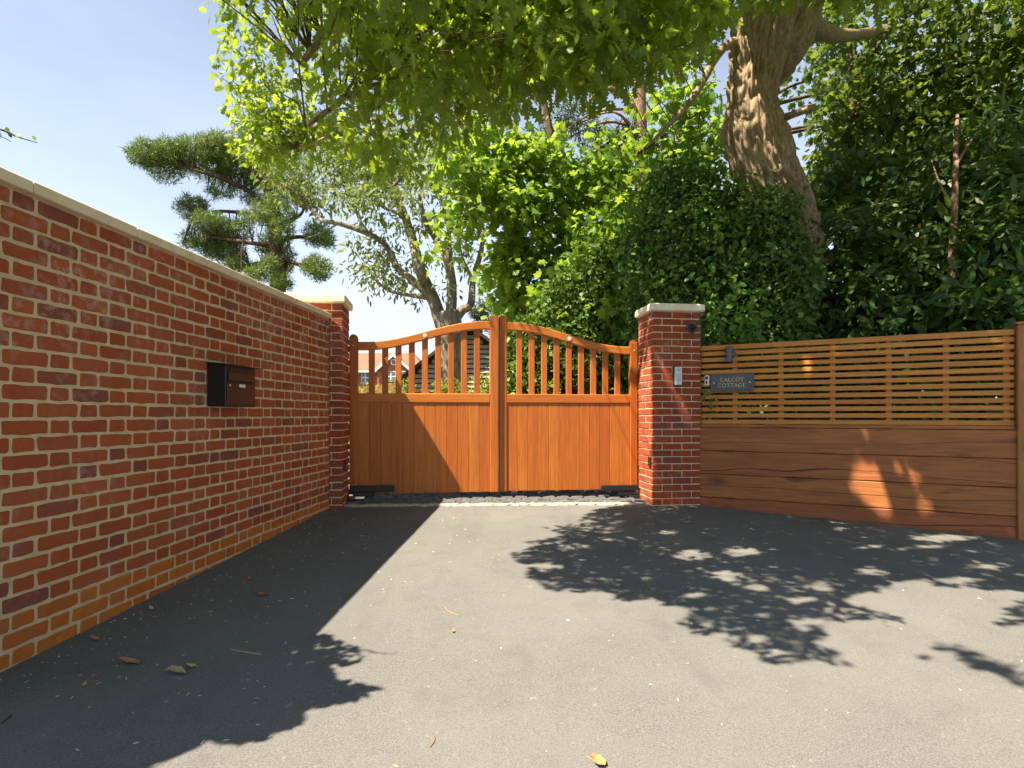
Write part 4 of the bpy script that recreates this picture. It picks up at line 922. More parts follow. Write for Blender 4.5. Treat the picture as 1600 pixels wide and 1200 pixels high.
# ------------------------------------------------------------------ pale many-stemmed ash behind the gate
AY = 13.5; root = tree_root('ash_tree', 'pale many-stemmed ash with sparse leaves behind the gate', 'tree', P(702, 640, AY)[:2])
b0 = P(702, 640, AY); mb = MB(); limb(mb, [(b0[0], AY, 0.35), P(702, 600, AY), P(703, 540, AY), P(702, 505, AY), P(700, 488, AY)], 0.30, 0.30, 14, 4, 0.04); bpart(mb, 'trunk', 'ash bark', root)
anch = []
for pts, r0, r1 in (([(694, 520), (680, 475), (664, 441), (656, 419), (645, 377), (630, 332), (611, 295), (600, 262), (598, 235)], .21, .05), ([(679, 472), (649, 441), (622, 419), (604, 385), (577, 366), (529, 349), (502, 344), (480, 321), (452, 300)], .12, .03),
                    ([(704, 500), (706, 445), (697, 400), (679, 370), (664, 347), (655, 300)], .17, .04), ([(706, 450), (701, 400), (702, 362), (716, 325), (722, 280), (715, 240)], .13, .03), ([(708, 505), (722, 485), (736, 475), (739, 437), (750, 400), (757, 360)], .15, .05),
                    ([(672, 466), (640, 461), (607, 454), (590, 440)], .08, .02), ([(630, 335), (600, 325), (570, 300), (540, 290)], .05, .015), ([(577, 366), (560, 340), (552, 310)], .05, .015), ([(702, 362), (690, 320), (680, 270), (684, 225)], .06, .015), ([(611, 295), (640, 260), (655, 215)], .05, .015),
                    ([(664, 347), (690, 330), (700, 300)], .04, .012), ([(739, 437), (722, 400), (718, 370)], .05, .015), ([(529, 349), (500, 365), (478, 372)], .03, .01), ([(452, 300), (420, 240), (385, 190), (375, 150)], .03, .01), ([(420, 240), (410, 190), (412, 165)], .02, .008), ([(598, 235), (560, 225), (510, 230)], .05, .012)):
    b = MB(); anch += limb(b, [P(a, c, AY + R.uniform(-.5, .5) * (i > 1)) for i, (a, c) in enumerate(pts)], r0 * .82, r1, 9, 4, 0.05); bpart(b, 'branch', 'ash bark', root)
L = Leaves()
for cx, cy, rx, ry, n in ((590, 250, 110, 50, 150), (520, 270, 70, 40, 80), (650, 240, 70, 45, 90), (700, 260, 50, 50, 60), (580, 400, 34, 40, 46), (600, 430, 30, 24, 26), (480, 300, 40, 30, 40), (660, 320, 60, 30, 36), (640, 380, 60, 40, 30), (730, 320, 30, 50, 34), (720, 400, 26, 40, 22), (395, 175, 26, 32, 22), (610, 320, 60, 30, 40), (560, 310, 50, 24, 40), (685, 445, 20, 20, 8), (570, 440, 24, 12, 10), (640, 455, 20, 8, 8), (545, 235, 60, 30, 60), (440, 270, 40, 30, 30)):
    c = pblob(n, cx, cy, AY + R.uniform(-.8, .8), rx, ry, 1.2, 0.1); L.spray(c[:max(3, int(len(c) * .88))], 11, 0.26, 0.16, 0.6, 0.6)
L.build(root, 'lance', 'ash leaf'); tw = MB(); twigs(tw, np.concatenate(L.P)[::55], anch, 0.012); bpart(tw, 'twigs', 'ash bark', root)['kind'] = 'stuff'

# ------------------------------------------------------------------ sycamore behind the gate
SY = 10.5; root = tree_root('sycamore_tree', 'bright yellow-green sycamore rising behind the gate', 'tree', (1.25, SY))
mb = MB(); limb(mb, [(1.25, SY, 0.25), (1.2, SY, 2.0), (1.05, SY, 4.0), (0.8, SY, 6.0), (0.5, SY - .1, 7.4)], 0.16, 0.05, 10, 4); bpart(mb, 'trunk', 'stem bark', root)
anch = []
for pts in ([(1.15, SY, 3.0), (0.6, 10.2, 3.7), (-0.1, 10, 4.2)], [(1.0, SY, 4.4), (0.3, 10.0, 5.0), (-0.4, 9.6, 5.3)], [(0.9, SY, 5.4), (1.6, 10.1, 6.0), (2.1, 10, 6.3)], [(1.1, SY, 3.6), (1.7, 10.1, 4.4), (2.2, 10, 5.0)], [(1.0, SY, 4.9), (0.0, 10.1, 6.0), (-0.6, 10, 6.2)], [(0.95, SY, 5.0), (2.3, 10.3, 6.0), (3.4, 10.2, 6.7)], [(0.3, 10, 5.0), (-0.6, 9.5, 4.6), (-1.05, 9.3, 4.2)]):
    b = MB(); anch += limb(b, pts, 0.06, 0.012, 7, 4); bpart(b, 'branch', 'stem bark', root)
L = Leaves()
for cx, cy, rx, ry, n, Y in ((850, 260, 70, 60, 90, 10), (790, 250, 55, 60, 70, 10), (920, 270, 70, 40, 60, 10.2), (900, 330, 90, 55, 120, 9.8), (810, 350, 60, 60, 100, 9.8), (850, 420, 90, 50, 130, 9.9), (790, 440, 40, 50, 70, 10.4), (830, 480, 70, 30, 80, 10.2), (950, 370, 60, 60, 80, 9.6), (960, 300, 50, 30, 40, 10.2), (1030, 250, 40, 40, 34, 10.5), (1080, 260, 40, 30, 30, 10.5), (760, 220, 50, 50, 50, 10), (780, 300, 40, 40, 36, 9.8),
                            (690, 250, 30, 30, 10, 9.4), (720, 270, 40, 50, 26, 9.4), (715, 340, 26, 24, 12, 9.3), (700, 370, 18, 16, 7, 9.3), (730, 310, 24, 30, 12, 9.3), (683, 395, 10, 10, 3, 9.3), (750, 280, 30, 60, 26, 9.5), (1010, 330, 50, 60, 50, 9.8), (900, 470, 70, 40, 60, 9.4), (870, 520, 60, 30, 50, 9.2), (930, 430, 40, 40, 50, 9.1), (985, 400, 26, 50, 36, 8.9), (960, 480, 30, 40, 30, 8.4), (1070, 190, 40, 40, 30, 10.2), (1110, 230, 30, 50, 34, 10.4), (1030, 150, 40, 30, 18, 10.2), (1095, 130, 30, 40, 20, 10.2), (1010, 225, 30, 26, 16, 10.4), (940, 225, 40, 24, 16, 10.2)):
    c = pblob(int(n * .72), cx, cy, Y, rx, ry, 0.6, 0.2); L.spray(c, 10, 0.25, 0.165, 0.45, 0.85)
print('sycamore', L.count()); L.build(root, 'palm', 'sycamore leaf'); tw = MB(); twigs(tw, np.concatenate(L.P)[::40], anch, 0.008); bpart(tw, 'twigs', 'stem bark', root)['kind'] = 'stuff'

# ------------------------------------------------------------------ half-bare pine far behind
QY = 17.0; root = tree_root('pine_tree', 'pink-barked half-bare pine between the sycamore and the oak', 'tree', P(1003, 600, QY)[:2])
b0 = P(1003, 600, QY); mb = MB(); limb(mb, [(b0[0], QY, 0.4), P(1003, 500, QY), P(1004, 350, QY), P(1002, 250, QY), P(1000, 170, QY), P(996, 90, QY), P(990, -40, QY)], 0.26, 0.16, 10, 4); bpart(mb, 'trunk', 'pink pine bark', root)
anch = []
for pts, r in (([(1000, 185), (975, 150), (945, 138), (922, 158), (917, 182)], .11), ([(999, 215), (960, 175), (900, 195), (840, 225)], .05), ([(1000, 205), (950, 190), (890, 215), (855, 248)], .05), ([(1000, 170), (930, 175), (880, 205), (835, 215)], .045), ([(1001, 230), (975, 190), (950, 225), (945, 250)], .04), ([(1000, 190), (1030, 160), (1080, 140), (1110, 130)], .05), ([(1002, 250), (1030, 230), (1060, 235)], .03), ([(998, 130), (940, 110), (890, 120)], .05), ([(1001, 225), (985, 250), (975, 270)], .02)):
    b = MB(); anch += limb(b, [P(a, c, QY + R.uniform(-.6, .6) * (i > 0)) for i, (a, c) in enumerate(pts)], r, r * .25, 6, 5, 0.1); bpart(b, 'branch', 'pink pine bark', root)
L = Leaves()
for cx, cy, rx, ry, n in ((920, 205, 36, 22, 40), (960, 225, 30, 22, 34), (880, 180, 30, 20, 26), (985, 215, 26, 20, 24), (850, 215, 24, 14, 18), (1050, 225, 30, 18, 26), (940, 250, 20, 12, 14)):
    c = pblob(n, cx, cy, QY, rx, ry, 0.6, 0.2); L.spray(c, 14, 0.2, 0.30, 0.3, 0.3, flat=1.0)
L.build(root, 'blade', 'dark conifer')

# ------------------------------------------------------------------ ivy-clad hedge behind the gate, dark holly behind the pillar
def mass(name, label, cat, xy, blobs, shape, mat, k, spread, size, depth, stem, singles=0, droop=0.4, up=0.6, shell=0.6, group=None):
    root = tree_root(name, label, cat, xy, group); L = Leaves(); anch = []
    z0 = float(gz(*xy)) - 0.1
    for bx_ in blobs:
        cx, cy, Y, rx, ry, n = bx_; L.spray(pblob(n, cx, cy, Y, rx, ry, depth, shell), k, spread, size, droop, up); st_ = pblob(max(4, n // 7), cx, cy, Y, rx * 1.22, ry * 1.25, depth * 1.2, .85); L.spray(st_, max(4, k // 2), spread * 1.3, size * 1.1, 0.1, up)
    L.keep(lambda p: (p[:, 2] > gz(p[:, 0], p[:, 1]) + 0.02))
    mb = MB()
    for i, bx_ in enumerate(blobs[:8]):
        c = P(bx_[0], bx_[1], bx_[2]); q = limb(mb, [(xy[0] + R.uniform(-.1, .1), xy[1] + R.uniform(-.1, .1), z0), ((xy[0] + c[0]) / 2 + R.uniform(-.1, .1), (xy[1] + c[1]) / 2, (z0 + c[2]) / 2), c], 0.05, 0.012, 6, 5, 0.08); anch += q
    twigs(mb, np.concatenate(L.P)[::60], anch, 0.006); bpart(mb, 'stems', stem, root)
    print(name, L.count()); L.build(root, shape, mat, singles); return root
mass('ivy_hedge', 'tall ivy-covered hedge right behind the gate leaf by the intercom pillar', 'hedge', (1.15, 8.9),
     [(930, 560, 8.6, 75, 70, 330), (850, 560, 8.8, 60, 65, 260), (820, 600, 8.8, 40, 30, 110), (950, 480, 8.6, 55, 60, 240), (900, 480, 8.8, 50, 60, 200), (975, 540, 8.4, 30, 80, 170), (940, 420, 8.7, 40, 50, 120), (815, 545, 9.0, 30, 40, 90), (970, 440, 8.5, 28, 50, 90), (860, 620, 8.7, 90, 30, 140), (900, 690, 8.7, 120, 50, 160)],
     'ivy', 'ivy leaf', 12, 0.16, 0.085, 0.35, 'ivy stem bark', up=0.35, shell=0.75)
mass('holly_shrub', 'dense dark evergreen shrub behind the intercom pillar', 'shrub', (2.5, 7.5),
     [(1040, 400, 7.6, 60, 90, 330), (1030, 470, 7.5, 50, 60, 220), (1090, 430, 7.5, 60, 80, 280), (1150, 440, 7.3, 60, 70, 280), (1110, 340, 7.7, 70, 50, 200), (1060, 310, 7.9, 50, 50, 150), (1170, 370, 7.2, 50, 40, 140), (1200, 460, 7.1, 45, 60, 190), (1180, 540, 7.3, 90, 60, 240), (1212, 415, 6.95, 36, 52, 190), (1222, 500, 6.9, 30, 55, 170), (1190, 345, 6.95, 34, 30, 100), (1236, 440, 6.9, 22, 60, 120), (1205, 330, 7.0, 26, 24, 60), (1100, 540, 7.3, 60, 60, 200), (1140, 620, 7.3, 150, 60, 240), (1030, 560, 7.6, 40, 60, 120)],
     'ivy', 'holly leaf', 15, 0.17, 0.070, 0.40, 'stem bark', up=0.4, shell=0.55)
root = tree_root('elder_shrub', 'loose mid-green shrub growing up through the dark evergreen behind the pillar', 'shrub', (2.1, 7.9)); L = Leaves(); mb = MB(); anch = []
for cx, cy, Y, rx, ry, n in ((1010, 330, 8.0, 50, 50, 34), (1070, 360, 7.3, 50, 60, 30), (1000, 420, 7.6, 30, 60, 30), (1130, 400, 7.0, 60, 60, 26), (1060, 280, 8.2, 50, 40, 40), (1110, 290, 7.9, 40, 40, 34), (1160, 300, 7.2, 24, 30, 14), (985, 500, 7.9, 16, 60, 26), (1040, 460, 7.1, 50, 30, 18), (1150, 470, 6.85, 60, 50, 24)):
    c_ = P(cx, cy, Y); anch += limb(mb, [(2.1, 7.9, 0.2), (2.1 + (c_[0] - 2.1) * .4, 7.8, 1.8), c_], 0.03, 0.006, 6, 5); L.spray(pblob(n, cx, cy, Y, rx, ry, .4, .3), 11, 0.2, 0.092, 0.45, 0.7)
twigs(mb, np.concatenate(L.P)[::40], anch, 0.005, lim=1.2); bpart(mb, 'stems', 'stem bark', root); L.build(root, 'oval', 'climber leaf')
# laurels along the fence
mass('laurel_shrub', 'glossy dark laurel behind the middle of the fence, right of the oak trunk', 'shrub', (4.6, 7.4),
     [(1330, 400, 7.4, 60, 80, 90), (1400, 450, 7.0, 70, 70, 110), (1340, 480, 7.0, 60, 50, 90), (1420, 380, 7.4, 60, 70, 90), (1300, 300, 8.2, 50, 60, 70), (1380, 300, 8.0, 60, 60, 80), (1390, 540, 6.8, 120, 50, 120), (1310, 560, 6.9, 70, 50, 80)],
     'lance', 'laurel leaf', 10, 0.26, 0.17, 0.5, 'stem bark', 150, up=0.7, shell=0.4, group='laurels along the fence')
mass('laurel_shrub', 'glossy dark laurel with a pale stem beside the fence end post', 'shrub', (5.45, 6.6),
     [(1500, 420, 6.5, 70, 80, 100), (1560, 400, 6.3, 60, 80, 90), (1480, 330, 7.0, 60, 70, 90), (1560, 300, 6.8, 60, 70, 90), (1500, 490, 6.1, 80, 40, 90), (1580, 490, 5.9, 60, 50, 80), (1540, 230, 7.2, 70, 60, 90), (1640, 380, 6.2, 60, 120, 90), (1520, 570, 6.2, 110, 50, 90)],
     'lance', 'laurel leaf', 10, 0.26, 0.17, 0.5, 'stem bark', 150, up=0.7, shell=0.4, group='laurels along the fence')
st = tree_root('young_tree', 'slender bare stem rising through the laurels', 'tree', P(1487, 560, 6.55)[:2]); mb = MB(); b0 = P(1487, 560, 6.55)
limb(mb, [(b0[0], 6.55, 0.1), P(1488, 500, 6.4), P(1487, 420, 6.35), P(1491, 330, 6.4), P(1493, 262, 6.55), P(1494, 215, 6.9), P(1496, 180, 7.3)], 0.052, 0.02, 9, 4, 0.05); bpart(mb, 'stem', 'ivy stem bark', st)
for pts in ([P(1491, 330, 6.4), P(1470, 290, 6.5), P(1455, 250, 6.7)], [P(1493, 262, 6.55), P(1510, 230, 6.6), P(1530, 205, 6.8)]):
    mb = MB(); limb(mb, pts, 0.02, 0.006, 5, 4); bpart(mb, 'branch', 'ivy stem bark', st)
# undergrowth that closes the view under the trees
L = Leaves(); n = 1500; c = np.stack([rng.uniform(0.3, 13, n), rng.uniform(9.6, 12.5, n), rng.uniform(0.3, 3.4, n)], -1); L.spray(c, 9, 0.30, 0.19, 0.3, 0.7)
ug = thing('undergrowth', 'mass of dark leafy undergrowth behind the fence and laurels', 'undergrowth', (6, 11, 0.3)); ug['kind'] = 'stuff'; L.build(ug, 'palm', 'holly leaf')
n = 700; c = np.stack([rng.uniform(2.4, 8.5, n), rng.uniform(7.2, 9.2, n), rng.uniform(0.3, 1.9, n)], -1); L = Leaves().spray(c, 9, 0.24, 0.15, 0.3, 0.7); L.build(ug, 'palm', 'holly leaf')
# limes filling the upper right
def bigtree(name, label, xy, top, blobs, mat, k, spread, size, depth, bk, group=None):
    root = tree_root(name, label, 'tree', xy, group); z0 = float(gz(*xy)) - 0.1; mb = MB(); T_ = limb(mb, [(xy[0], xy[1], z0), (xy[0] + .05, xy[1], z0 + top * .4), (xy[0] - .08, xy[1], z0 + top)], 0.16, 0.05, 10, 5); bpart(mb, 'trunk', bk, root)
    L = Leaves(); anch = list(T_)
    for cx, cy, Y, rx, ry, n in blobs:
        n = int(n * .8); c = P(cx, cy, Y); a = T_[int(np.argmin([np.linalg.norm(q - (c - (0, 0, .6))) for q in T_]))]; b = MB(); anch += limb(b, [a, (a + c) / 2 + (0, 0, .15), c], 0.05, 0.012, 6, 4); bpart(b, 'branch', bk, root)
        L.spray(pblob(n, cx, cy, Y, rx, ry, depth, 0.15), k, spread, size, 0.5, 0.8)
    tw = MB(); twigs(tw, np.concatenate(L.P)[::50], anch, 0.008); bpart(tw, 'twigs', bk, root)['kind'] = 'stuff'
    print(name, L.count()); L.build(root, 'palm', mat); return root
bigtree('lime_tree', 'dark leafy tree filling the upper right beyond the oak trunk', (5.6, 9.2), 6.5,
     [(1330, 180, 9.0, 60, 60, 80), (1400, 230, 9.0, 70, 60, 90), (1480, 160, 8.8, 70, 70, 100), (1560, 120, 8.6, 70, 80, 110), (1440, 90, 9.0, 70, 60, 80), (1340, 100, 9.2, 50, 50, 50), (1550, 30, 8.8, 90, 60, 100), (1440, 10, 9.2, 60, 40, 50), (1600, 220, 8.4, 60, 80, 90), (1330, 260, 9.0, 60, 50, 70), (1470, 250, 8.8, 60, 50, 70), (1640, 60, 8.6, 60, 100, 80), (1330, 20, 9.4, 50, 30, 24)],
     'lime leaf', 10, 0.26, 0.135, 0.7, 'stem bark', 'woodland trees')
bigtree('lime_tree', 'sunlit tree glimpsed behind the laurels and the oak trunk', (5.2, 12.0), 7.5,
     [(1290, 300, 12, 60, 60, 70), (1320, 200, 12, 60, 60, 60), (1290, 120, 12, 50, 60, 50), (1280, 60, 12, 50, 40, 40), (1360, 380, 12, 70, 60, 70), (1420, 300, 12, 80, 60, 80), (1500, 380, 12, 80, 80, 90), (1580, 300, 12, 70, 80, 80), (1450, 470, 12, 120, 60, 100), (1310, 460, 12, 60, 70, 70), (1600, 450, 12, 80, 70, 70), (1480, 180, 12, 80, 60, 60), (1110, 200, 12.5, 40, 40, 20), (1080, 300, 12.5, 50, 50, 50), (1390, 140, 12.4, 60, 50, 40)],
     'lime leaf', 10, 0.32, 0.17, 0.8, 'stem bark', 'woodland trees')
# pale climber spilling over the fence beside the pillar
root = tree_root('climbing_plant', 'light green climber spilling over the fence next to the pillar', 'climbing plant', FA + 0.25 * FU - 0.25 * FN); L = Leaves()
xy = root.location; mb = MB(); anch = []
for k in range(9):
    s = 0.05 + 0.065 * k; p0 = FA + s * FU - 0.22 * FN; tip = FA + (s + R.uniform(-.1, .12)) * FU - R.uniform(.05, .2) * FN; zt = R.uniform(2.1, 2.5) - 0.02 * k
    anch += limb(mb, [(p0[0], p0[1], float(gz(*p0)) - .05), (p0[0], p0[1], 1.2), (tip[0], tip[1], zt)], 0.010, 0.004, 5, 8)
for s, out, z in ((0.04, .03, 1.52), (0.05, .035, 1.45), (0.10, .03, 1.36), (0.17, .03, 1.40)):   # shoots pushing through the slats
    p0 = FA + s * FU - 0.12 * FN; p1 = FA + s * FU + out * FN; anch += limb(mb, [(p0[0], p0[1], z - .12), (p0[0], p0[1], z + .0), (p1[0], p1[1], z)], 0.005, 0.003, 5, 3)
A = np.array(anch); A = A[(A[:, 2] > 1.75)]; L.spray(A + rng.normal(size=A.shape) * (0.05, 0.05, 0.05), 9, 0.12, 0.105, 0.45, 0.6)
for s, z in ((0.04, 1.50), (0.05, 1.43), (0.10, 1.35), (0.17, 1.39)):
    p1 = FA + s * FU + 0.035 * FN; L.spray(np.array([[p1[0], p1[1], z]]), 5, 0.035, 0.065, 0.6, 0.3)
L.keep(lambda p: ((p[:, 0] - FA[0]) * FN[0] + (p[:, 1] - FA[1]) * FN[1] < -0.01) | (p[:, 2] > 1.98) | (p[:, 2] < 1.62))
bpart(mb, 'stems', 'stem bark', root); L.build(root, 'oval', 'climber leaf', 140)
# bush past the road end of the wall (only a twig of it shows at the picture's edge)
root = tree_root('garden_bush', 'small-leaved bush whose twig peeks in above the near end of the wall', 'bush', (-2.75, 1.25)); L = Leaves(); mb = MB(); anch = []
qx = rng.uniform(-200, 600, 60000); qy = rng.uniform(990, 1290, 60000); m = inpoly(qx, qy, SH_LEFT); g = ground_at(qx[m], qy[m]); t = g - rng.uniform(1.75, 2.6, len(g))[:, None] * SUNV
px, py = pix(t); ok = (px < -25) & (t[:, 0] < -1.0) & (t[:, 0] > -3.4); t = t[ok]; w = rng.random(len(t)) < 0.5; t = t[w][:1900]
t2 = blob(260, (-2.75, 1.25, 1.4), (0.55, 0.6, 1.1)); L.spray(np.concatenate([t, t2]), 9, 0.11, 0.068, 0.3, 0.8)
L.keep(lambda p: ~lit_target(p) & (pix(p)[0] < -12) & (p[:, 2] > 0.2))
for k in range(14):
    c = np.concatenate([t, t2])[R.randrange(len(t) + 200)]
    if lit_target(np.array(smooth_path([(-2.75, 1.25, 0.0), (-2.7, 1.3, 0.9), c], 30))[25:]).any() or c[0] > -2.0: continue
    anch += limb(mb, [(-2.75 + R.uniform(-.1, .1), 1.25 + R.uniform(-.1, .1), 0.0), (-2.7, 1.3, 0.9), c], 0.02, 0.004, 5, 5)
twigs(mb, t2[::4], anch, 0.003, lim=0.3)
sp = limb(mb, [(-2.3, 1.7, 2.0), P(-60, 195, 1.95), P(5, 204, 1.95), P(25, 213, 1.95), P(58, 223, 1.95)], 0.006, 0.0015, 5, 5); limb(mb, [P(-60, 195, 1.95), P(0, 213, 1.96), P(18, 222, 1.97)], 0.002, 0.001, 4, 4)
lv = np.array([P(10, 198, 1.95), P(1, 206, 1.95), P(24, 210, 1.95), P(19, 215, 1.95), P(50, 212, 1.95), P(56, 219, 1.95)])
L.add(lv, unit(rng.normal(size=(6, 3)) + (0.4, 0, -.4)), unit(rng.normal(size=(6, 3)) * .4 + (0, -.8, .5)), np.array([.026, .022, .026, .02, .02, .008]))
bpart(mb, 'stems', 'stem bark', root); L.build(root, 'oval', 'climber leaf')

# ------------------------------------------------------------------ garden hedge shrubs, barn, house behind the gate
for i, (cx, Y, h, w, lab) in enumerate(((572, 12.0, 1.40, .5, 'leftmost low yellow-green hedge shrub seen through the gate pickets'), (604, 12.3, 1.22, .4, 'lowest yellow-green hedge shrub in front of the house gable'), (630, 12.0, 1.62, .5, 'tall green hedge shrub in front of the house window'), (680, 11.5, 1.30, .4, 'yellow-green hedge shrub left of the ash trunk'), (698, 11.3, 1.58, .4, 'bushy yellow-green hedge shrub hiding the foot of the ash trunk'), (722, 11.6, 1.38, .4, 'green hedge shrub right of the ash trunk'), (750, 11.4, 1.62, .45, 'pale hedge shrub in front of the barn boards'))):
    X = (cx - 800) / F * Y; root = tree_root('hedge_shrub', lab, 'shrub', (X, Y), 'low hedge beyond the gate'); g0 = float(gz(X, Y)); L = Leaves(); mb = MB()
    c = blob(130, (X, Y, g0 + h * .5), (w, w, h * .5), rng, .5); L.spray(c, 10, 0.10, 0.085, 0.1, 0.7); anch = []
    for k in range(6): anch += limb(mb, [(X + R.uniform(-.05, .05), Y, g0 - .1), (X + R.uniform(-.2, .2), Y + R.uniform(-.2, .2), g0 + h * .4), c[R.randrange(130)]], 0.015, 0.005, 5, 4)
    bpart(mb, 'stems', 'stem bark', root); L.build(root, 'oval', 'hedge leaf')
BY = 22.0; barn = thing('timber_barn', 'dark timber barn with pale weatherboards in the gable behind the ash', 'barn', (P(735, 600, BY)[0], BY, float(gz(0, BY)) - 0.05))
hw, eav, apx = 2.55, 2.15, 4.02
mb = MB(); mb.v = [(-hw, .06, 0), (hw, .06, 0), (hw, .06, eav), (0, .06, apx), (-hw, .06, eav), (-hw, 6, 0), (hw, 6, 0), (hw, 6, eav), (0, 6, apx), (-hw, 6, eav)]
mb.f = [(0, 1, 2, 3, 4), (9, 8, 7, 6, 5), (1, 6, 7, 2), (5, 0, 4, 9), (2, 7, 8, 3), (4, 3, 8, 9)]; mb.build('wall', 'dark timber', barn)
z = 0.25
while z < apx - 0.3:
    wd = hw if z + .17 < eav else hw * (apx - (z + .17)) / (apx - eav); wd -= .03
    mb = MB(); mb.v = [(-wd, .055, z), (wd, .055, z), (wd, -.035, z), (-wd, -.035, z), (-wd, .055, z + .14), (wd, .055, z + .14), (wd, .03, z + .14), (-wd, .03, z + .14)]; mb.f = [(0, 1, 2, 3), (7, 6, 5, 4), (3, 2, 6, 7), (0, 3, 7, 4), (2, 1, 5, 6)]
    mb.build('weatherboard', 'weatherboard', barn); z += 0.19
for s in (-1, 1):
    mb = MB(); a = (s * (hw + .25), eav - .2); mb.v = [(a[0], -.45, a[1]), (0, -.45, apx + .03), (0, 6.2, apx + .03), (a[0], 6.2, a[1]), (a[0], -.45, a[1] + .12), (0, -.45, apx + .17), (0, 6.2, apx + .17), (a[0], 6.2, a[1] + .12)]
    mb.f = [(0, 1, 2, 3), (7, 6, 5, 4), (0, 4, 5, 1), (1, 5, 6, 2), (2, 6, 7, 3), (3, 7, 4, 0)]; mb.build('roof_slope', 'dark timber', barn)
HY = 60.0; k = HY / F; hx = lambda px: (px - 800) * k; hzz = lambda py: CAMZ - (py - HOR) * k
house = thing('brick_house', 'red brick house with tiled roof and white gable trim far behind the gate', 'house', (hx(600), HY, 0.5)); HO = Vector((hx(600), HY, 0.5))
def hp(x, y, z): return (x - HO.x, y, z - HO.z)
x0, x1, ez = hx(500), hx(660), hzz(579); rz_ = hzz(545)
MB().add([hp(x0, .02, .5), hp(x1, .02, .5), hp(x1, 8, .5), hp(x0, 8, .5), hp(x0, .02, ez), hp(x1, .02, ez), hp(x1, 8, ez), hp(x0, 8, ez)], [(0, 1, 5, 4), (1, 2, 6, 5), (2, 3, 7, 6), (3, 0, 4, 7), (4, 5, 6, 7)]).build('wall', 'house brick', house)
e = .35; MB().add([hp(x0 - e, -e, ez - .05), hp(x1 + e, -e, ez - .05), hp(x1 + e, 8 + e, ez - .05), hp(x0 - e, 8 + e, ez - .05), hp(x0 + 2, 4, rz_), hp(x1 - 1.6, 4, rz_)], [(0, 1, 5, 4), (1, 2, 5), (2, 3, 4, 5), (3, 0, 4), (3, 2, 1, 0)]).build('roof', 'roof tile', house)
MB().box(hp(x0 - e, -e - .06, ez - .22), hp(x1 + e, -e, ez - .03)).build('gutter_board', 'white paint', house)
ga, gb, gt = hx(588), hx(648), hzz(554)
gm = (ga + gb) / 2; MB().add([hp(ga + .3, -.9, .5), hp(gb - .3, -.9, .5), hp(gb - .3, -.9, ez), hp(gm, -.9, gt - .2), hp(ga + .3, -.9, ez), hp(ga + .3, .1, .5), hp(gb - .3, .1, .5), hp(gb - .3, .1, ez), hp(gm, 4, gt - .2), hp(ga + .3, .1, ez)], [(0, 1, 2, 3, 4), (1, 6, 7, 2), (5, 0, 4, 9), (2, 7, 8, 3), (4, 3, 8, 9)]).build('gable', 'house brick', house)
for s, gx in ((-1, ga), (1, gb)):
    zz = ez - .1; MB().add([hp(gx, -1.15, zz), hp(gm, -1.15, gt), hp(gm, 4, gt), hp(gx, 1.5, zz)], [(0, 1, 2, 3) if s < 0 else (3, 2, 1, 0)]).build('gable_roof', 'roof tile', house)
    d = .24; MB().add([hp(gx, -1.16, zz), hp(gm, -1.16, gt), hp(gm, -1.16, gt - d * 1.3), hp(gx, -1.16, zz - d * 1.3), hp(gx, -1.26, zz + .02), hp(gm, -1.26, gt + .02), hp(gm, -1.26, gt - d * 1.3), hp(gx, -1.26, zz - d * 1.3)], [(4, 5, 6, 7) if s > 0 else (7, 6, 5, 4), (0, 1, 5, 4), (3, 2, 6, 7), (0, 3, 7, 4)]).build('bargeboard', 'white paint', house)
def hwin(pxa, pxb, pya, pyb, y, cols):
    a, b, zb, zt = hx(pxa), hx(pxb), hzz(pyb), hzz(pya); f = MB().box(hp(a, y - .06, zb), hp(b, y - .0, zt)).build('window', 'white paint', house)
    n = cols; w = (b - a) / n
    for i in range(n):
        for j in range(2): zz0 = zb + (zt - zb) * j / 2 + .06; MB().box(hp(a + i * w + .06, y - .075, zz0), hp(a + (i + 1) * w - .06, y - .061, zz0 + (zt - zb) / 2 - .12)).build('pane', 'window glass', f)
hwin(565, 577, 581, 599, .02, 2); hwin(606, 636, 581, 597, -.9, 4)
ov = MB(); ov.tube([hp(gm, -.9, hzz(567)), hp(gm, -.98, hzz(567))], .34, 18); ow = ov.build('oval_window', 'white paint', house); MB().tube([hp(gm, -.975, hzz(567)), hp(gm, -1.0, hzz(567))], .22, 16).build('pane', 'window glass', ow)
# far dark conifer left of the meeting stiles
root = tree_root('conifer_tree', 'small far conifer just above the gate beside the sycamore', 'tree', P(752, 560, 26)[:2]); L = Leaves(); b0 = P(752, 560, 26); mb = MB(); limb(mb, [(b0[0], 26, .5), P(752, 520, 26), P(756, 478, 26)], .12, .03, 7, 4); bpart(mb, 'trunk', 'pine bark', root)
for cx, cy, rx, ry, n in ((752, 490, 16, 10, 30), (758, 478, 12, 10, 24), (745, 492, 12, 6, 16), (756, 510, 20, 14, 30), (752, 540, 24, 20, 40)): L.spray(pblob(n, cx, cy, 26, rx, ry, .4, .1), 14, .2, .3, 0, .4, flat=1)
L.build(root, 'blade', 'dark conifer')

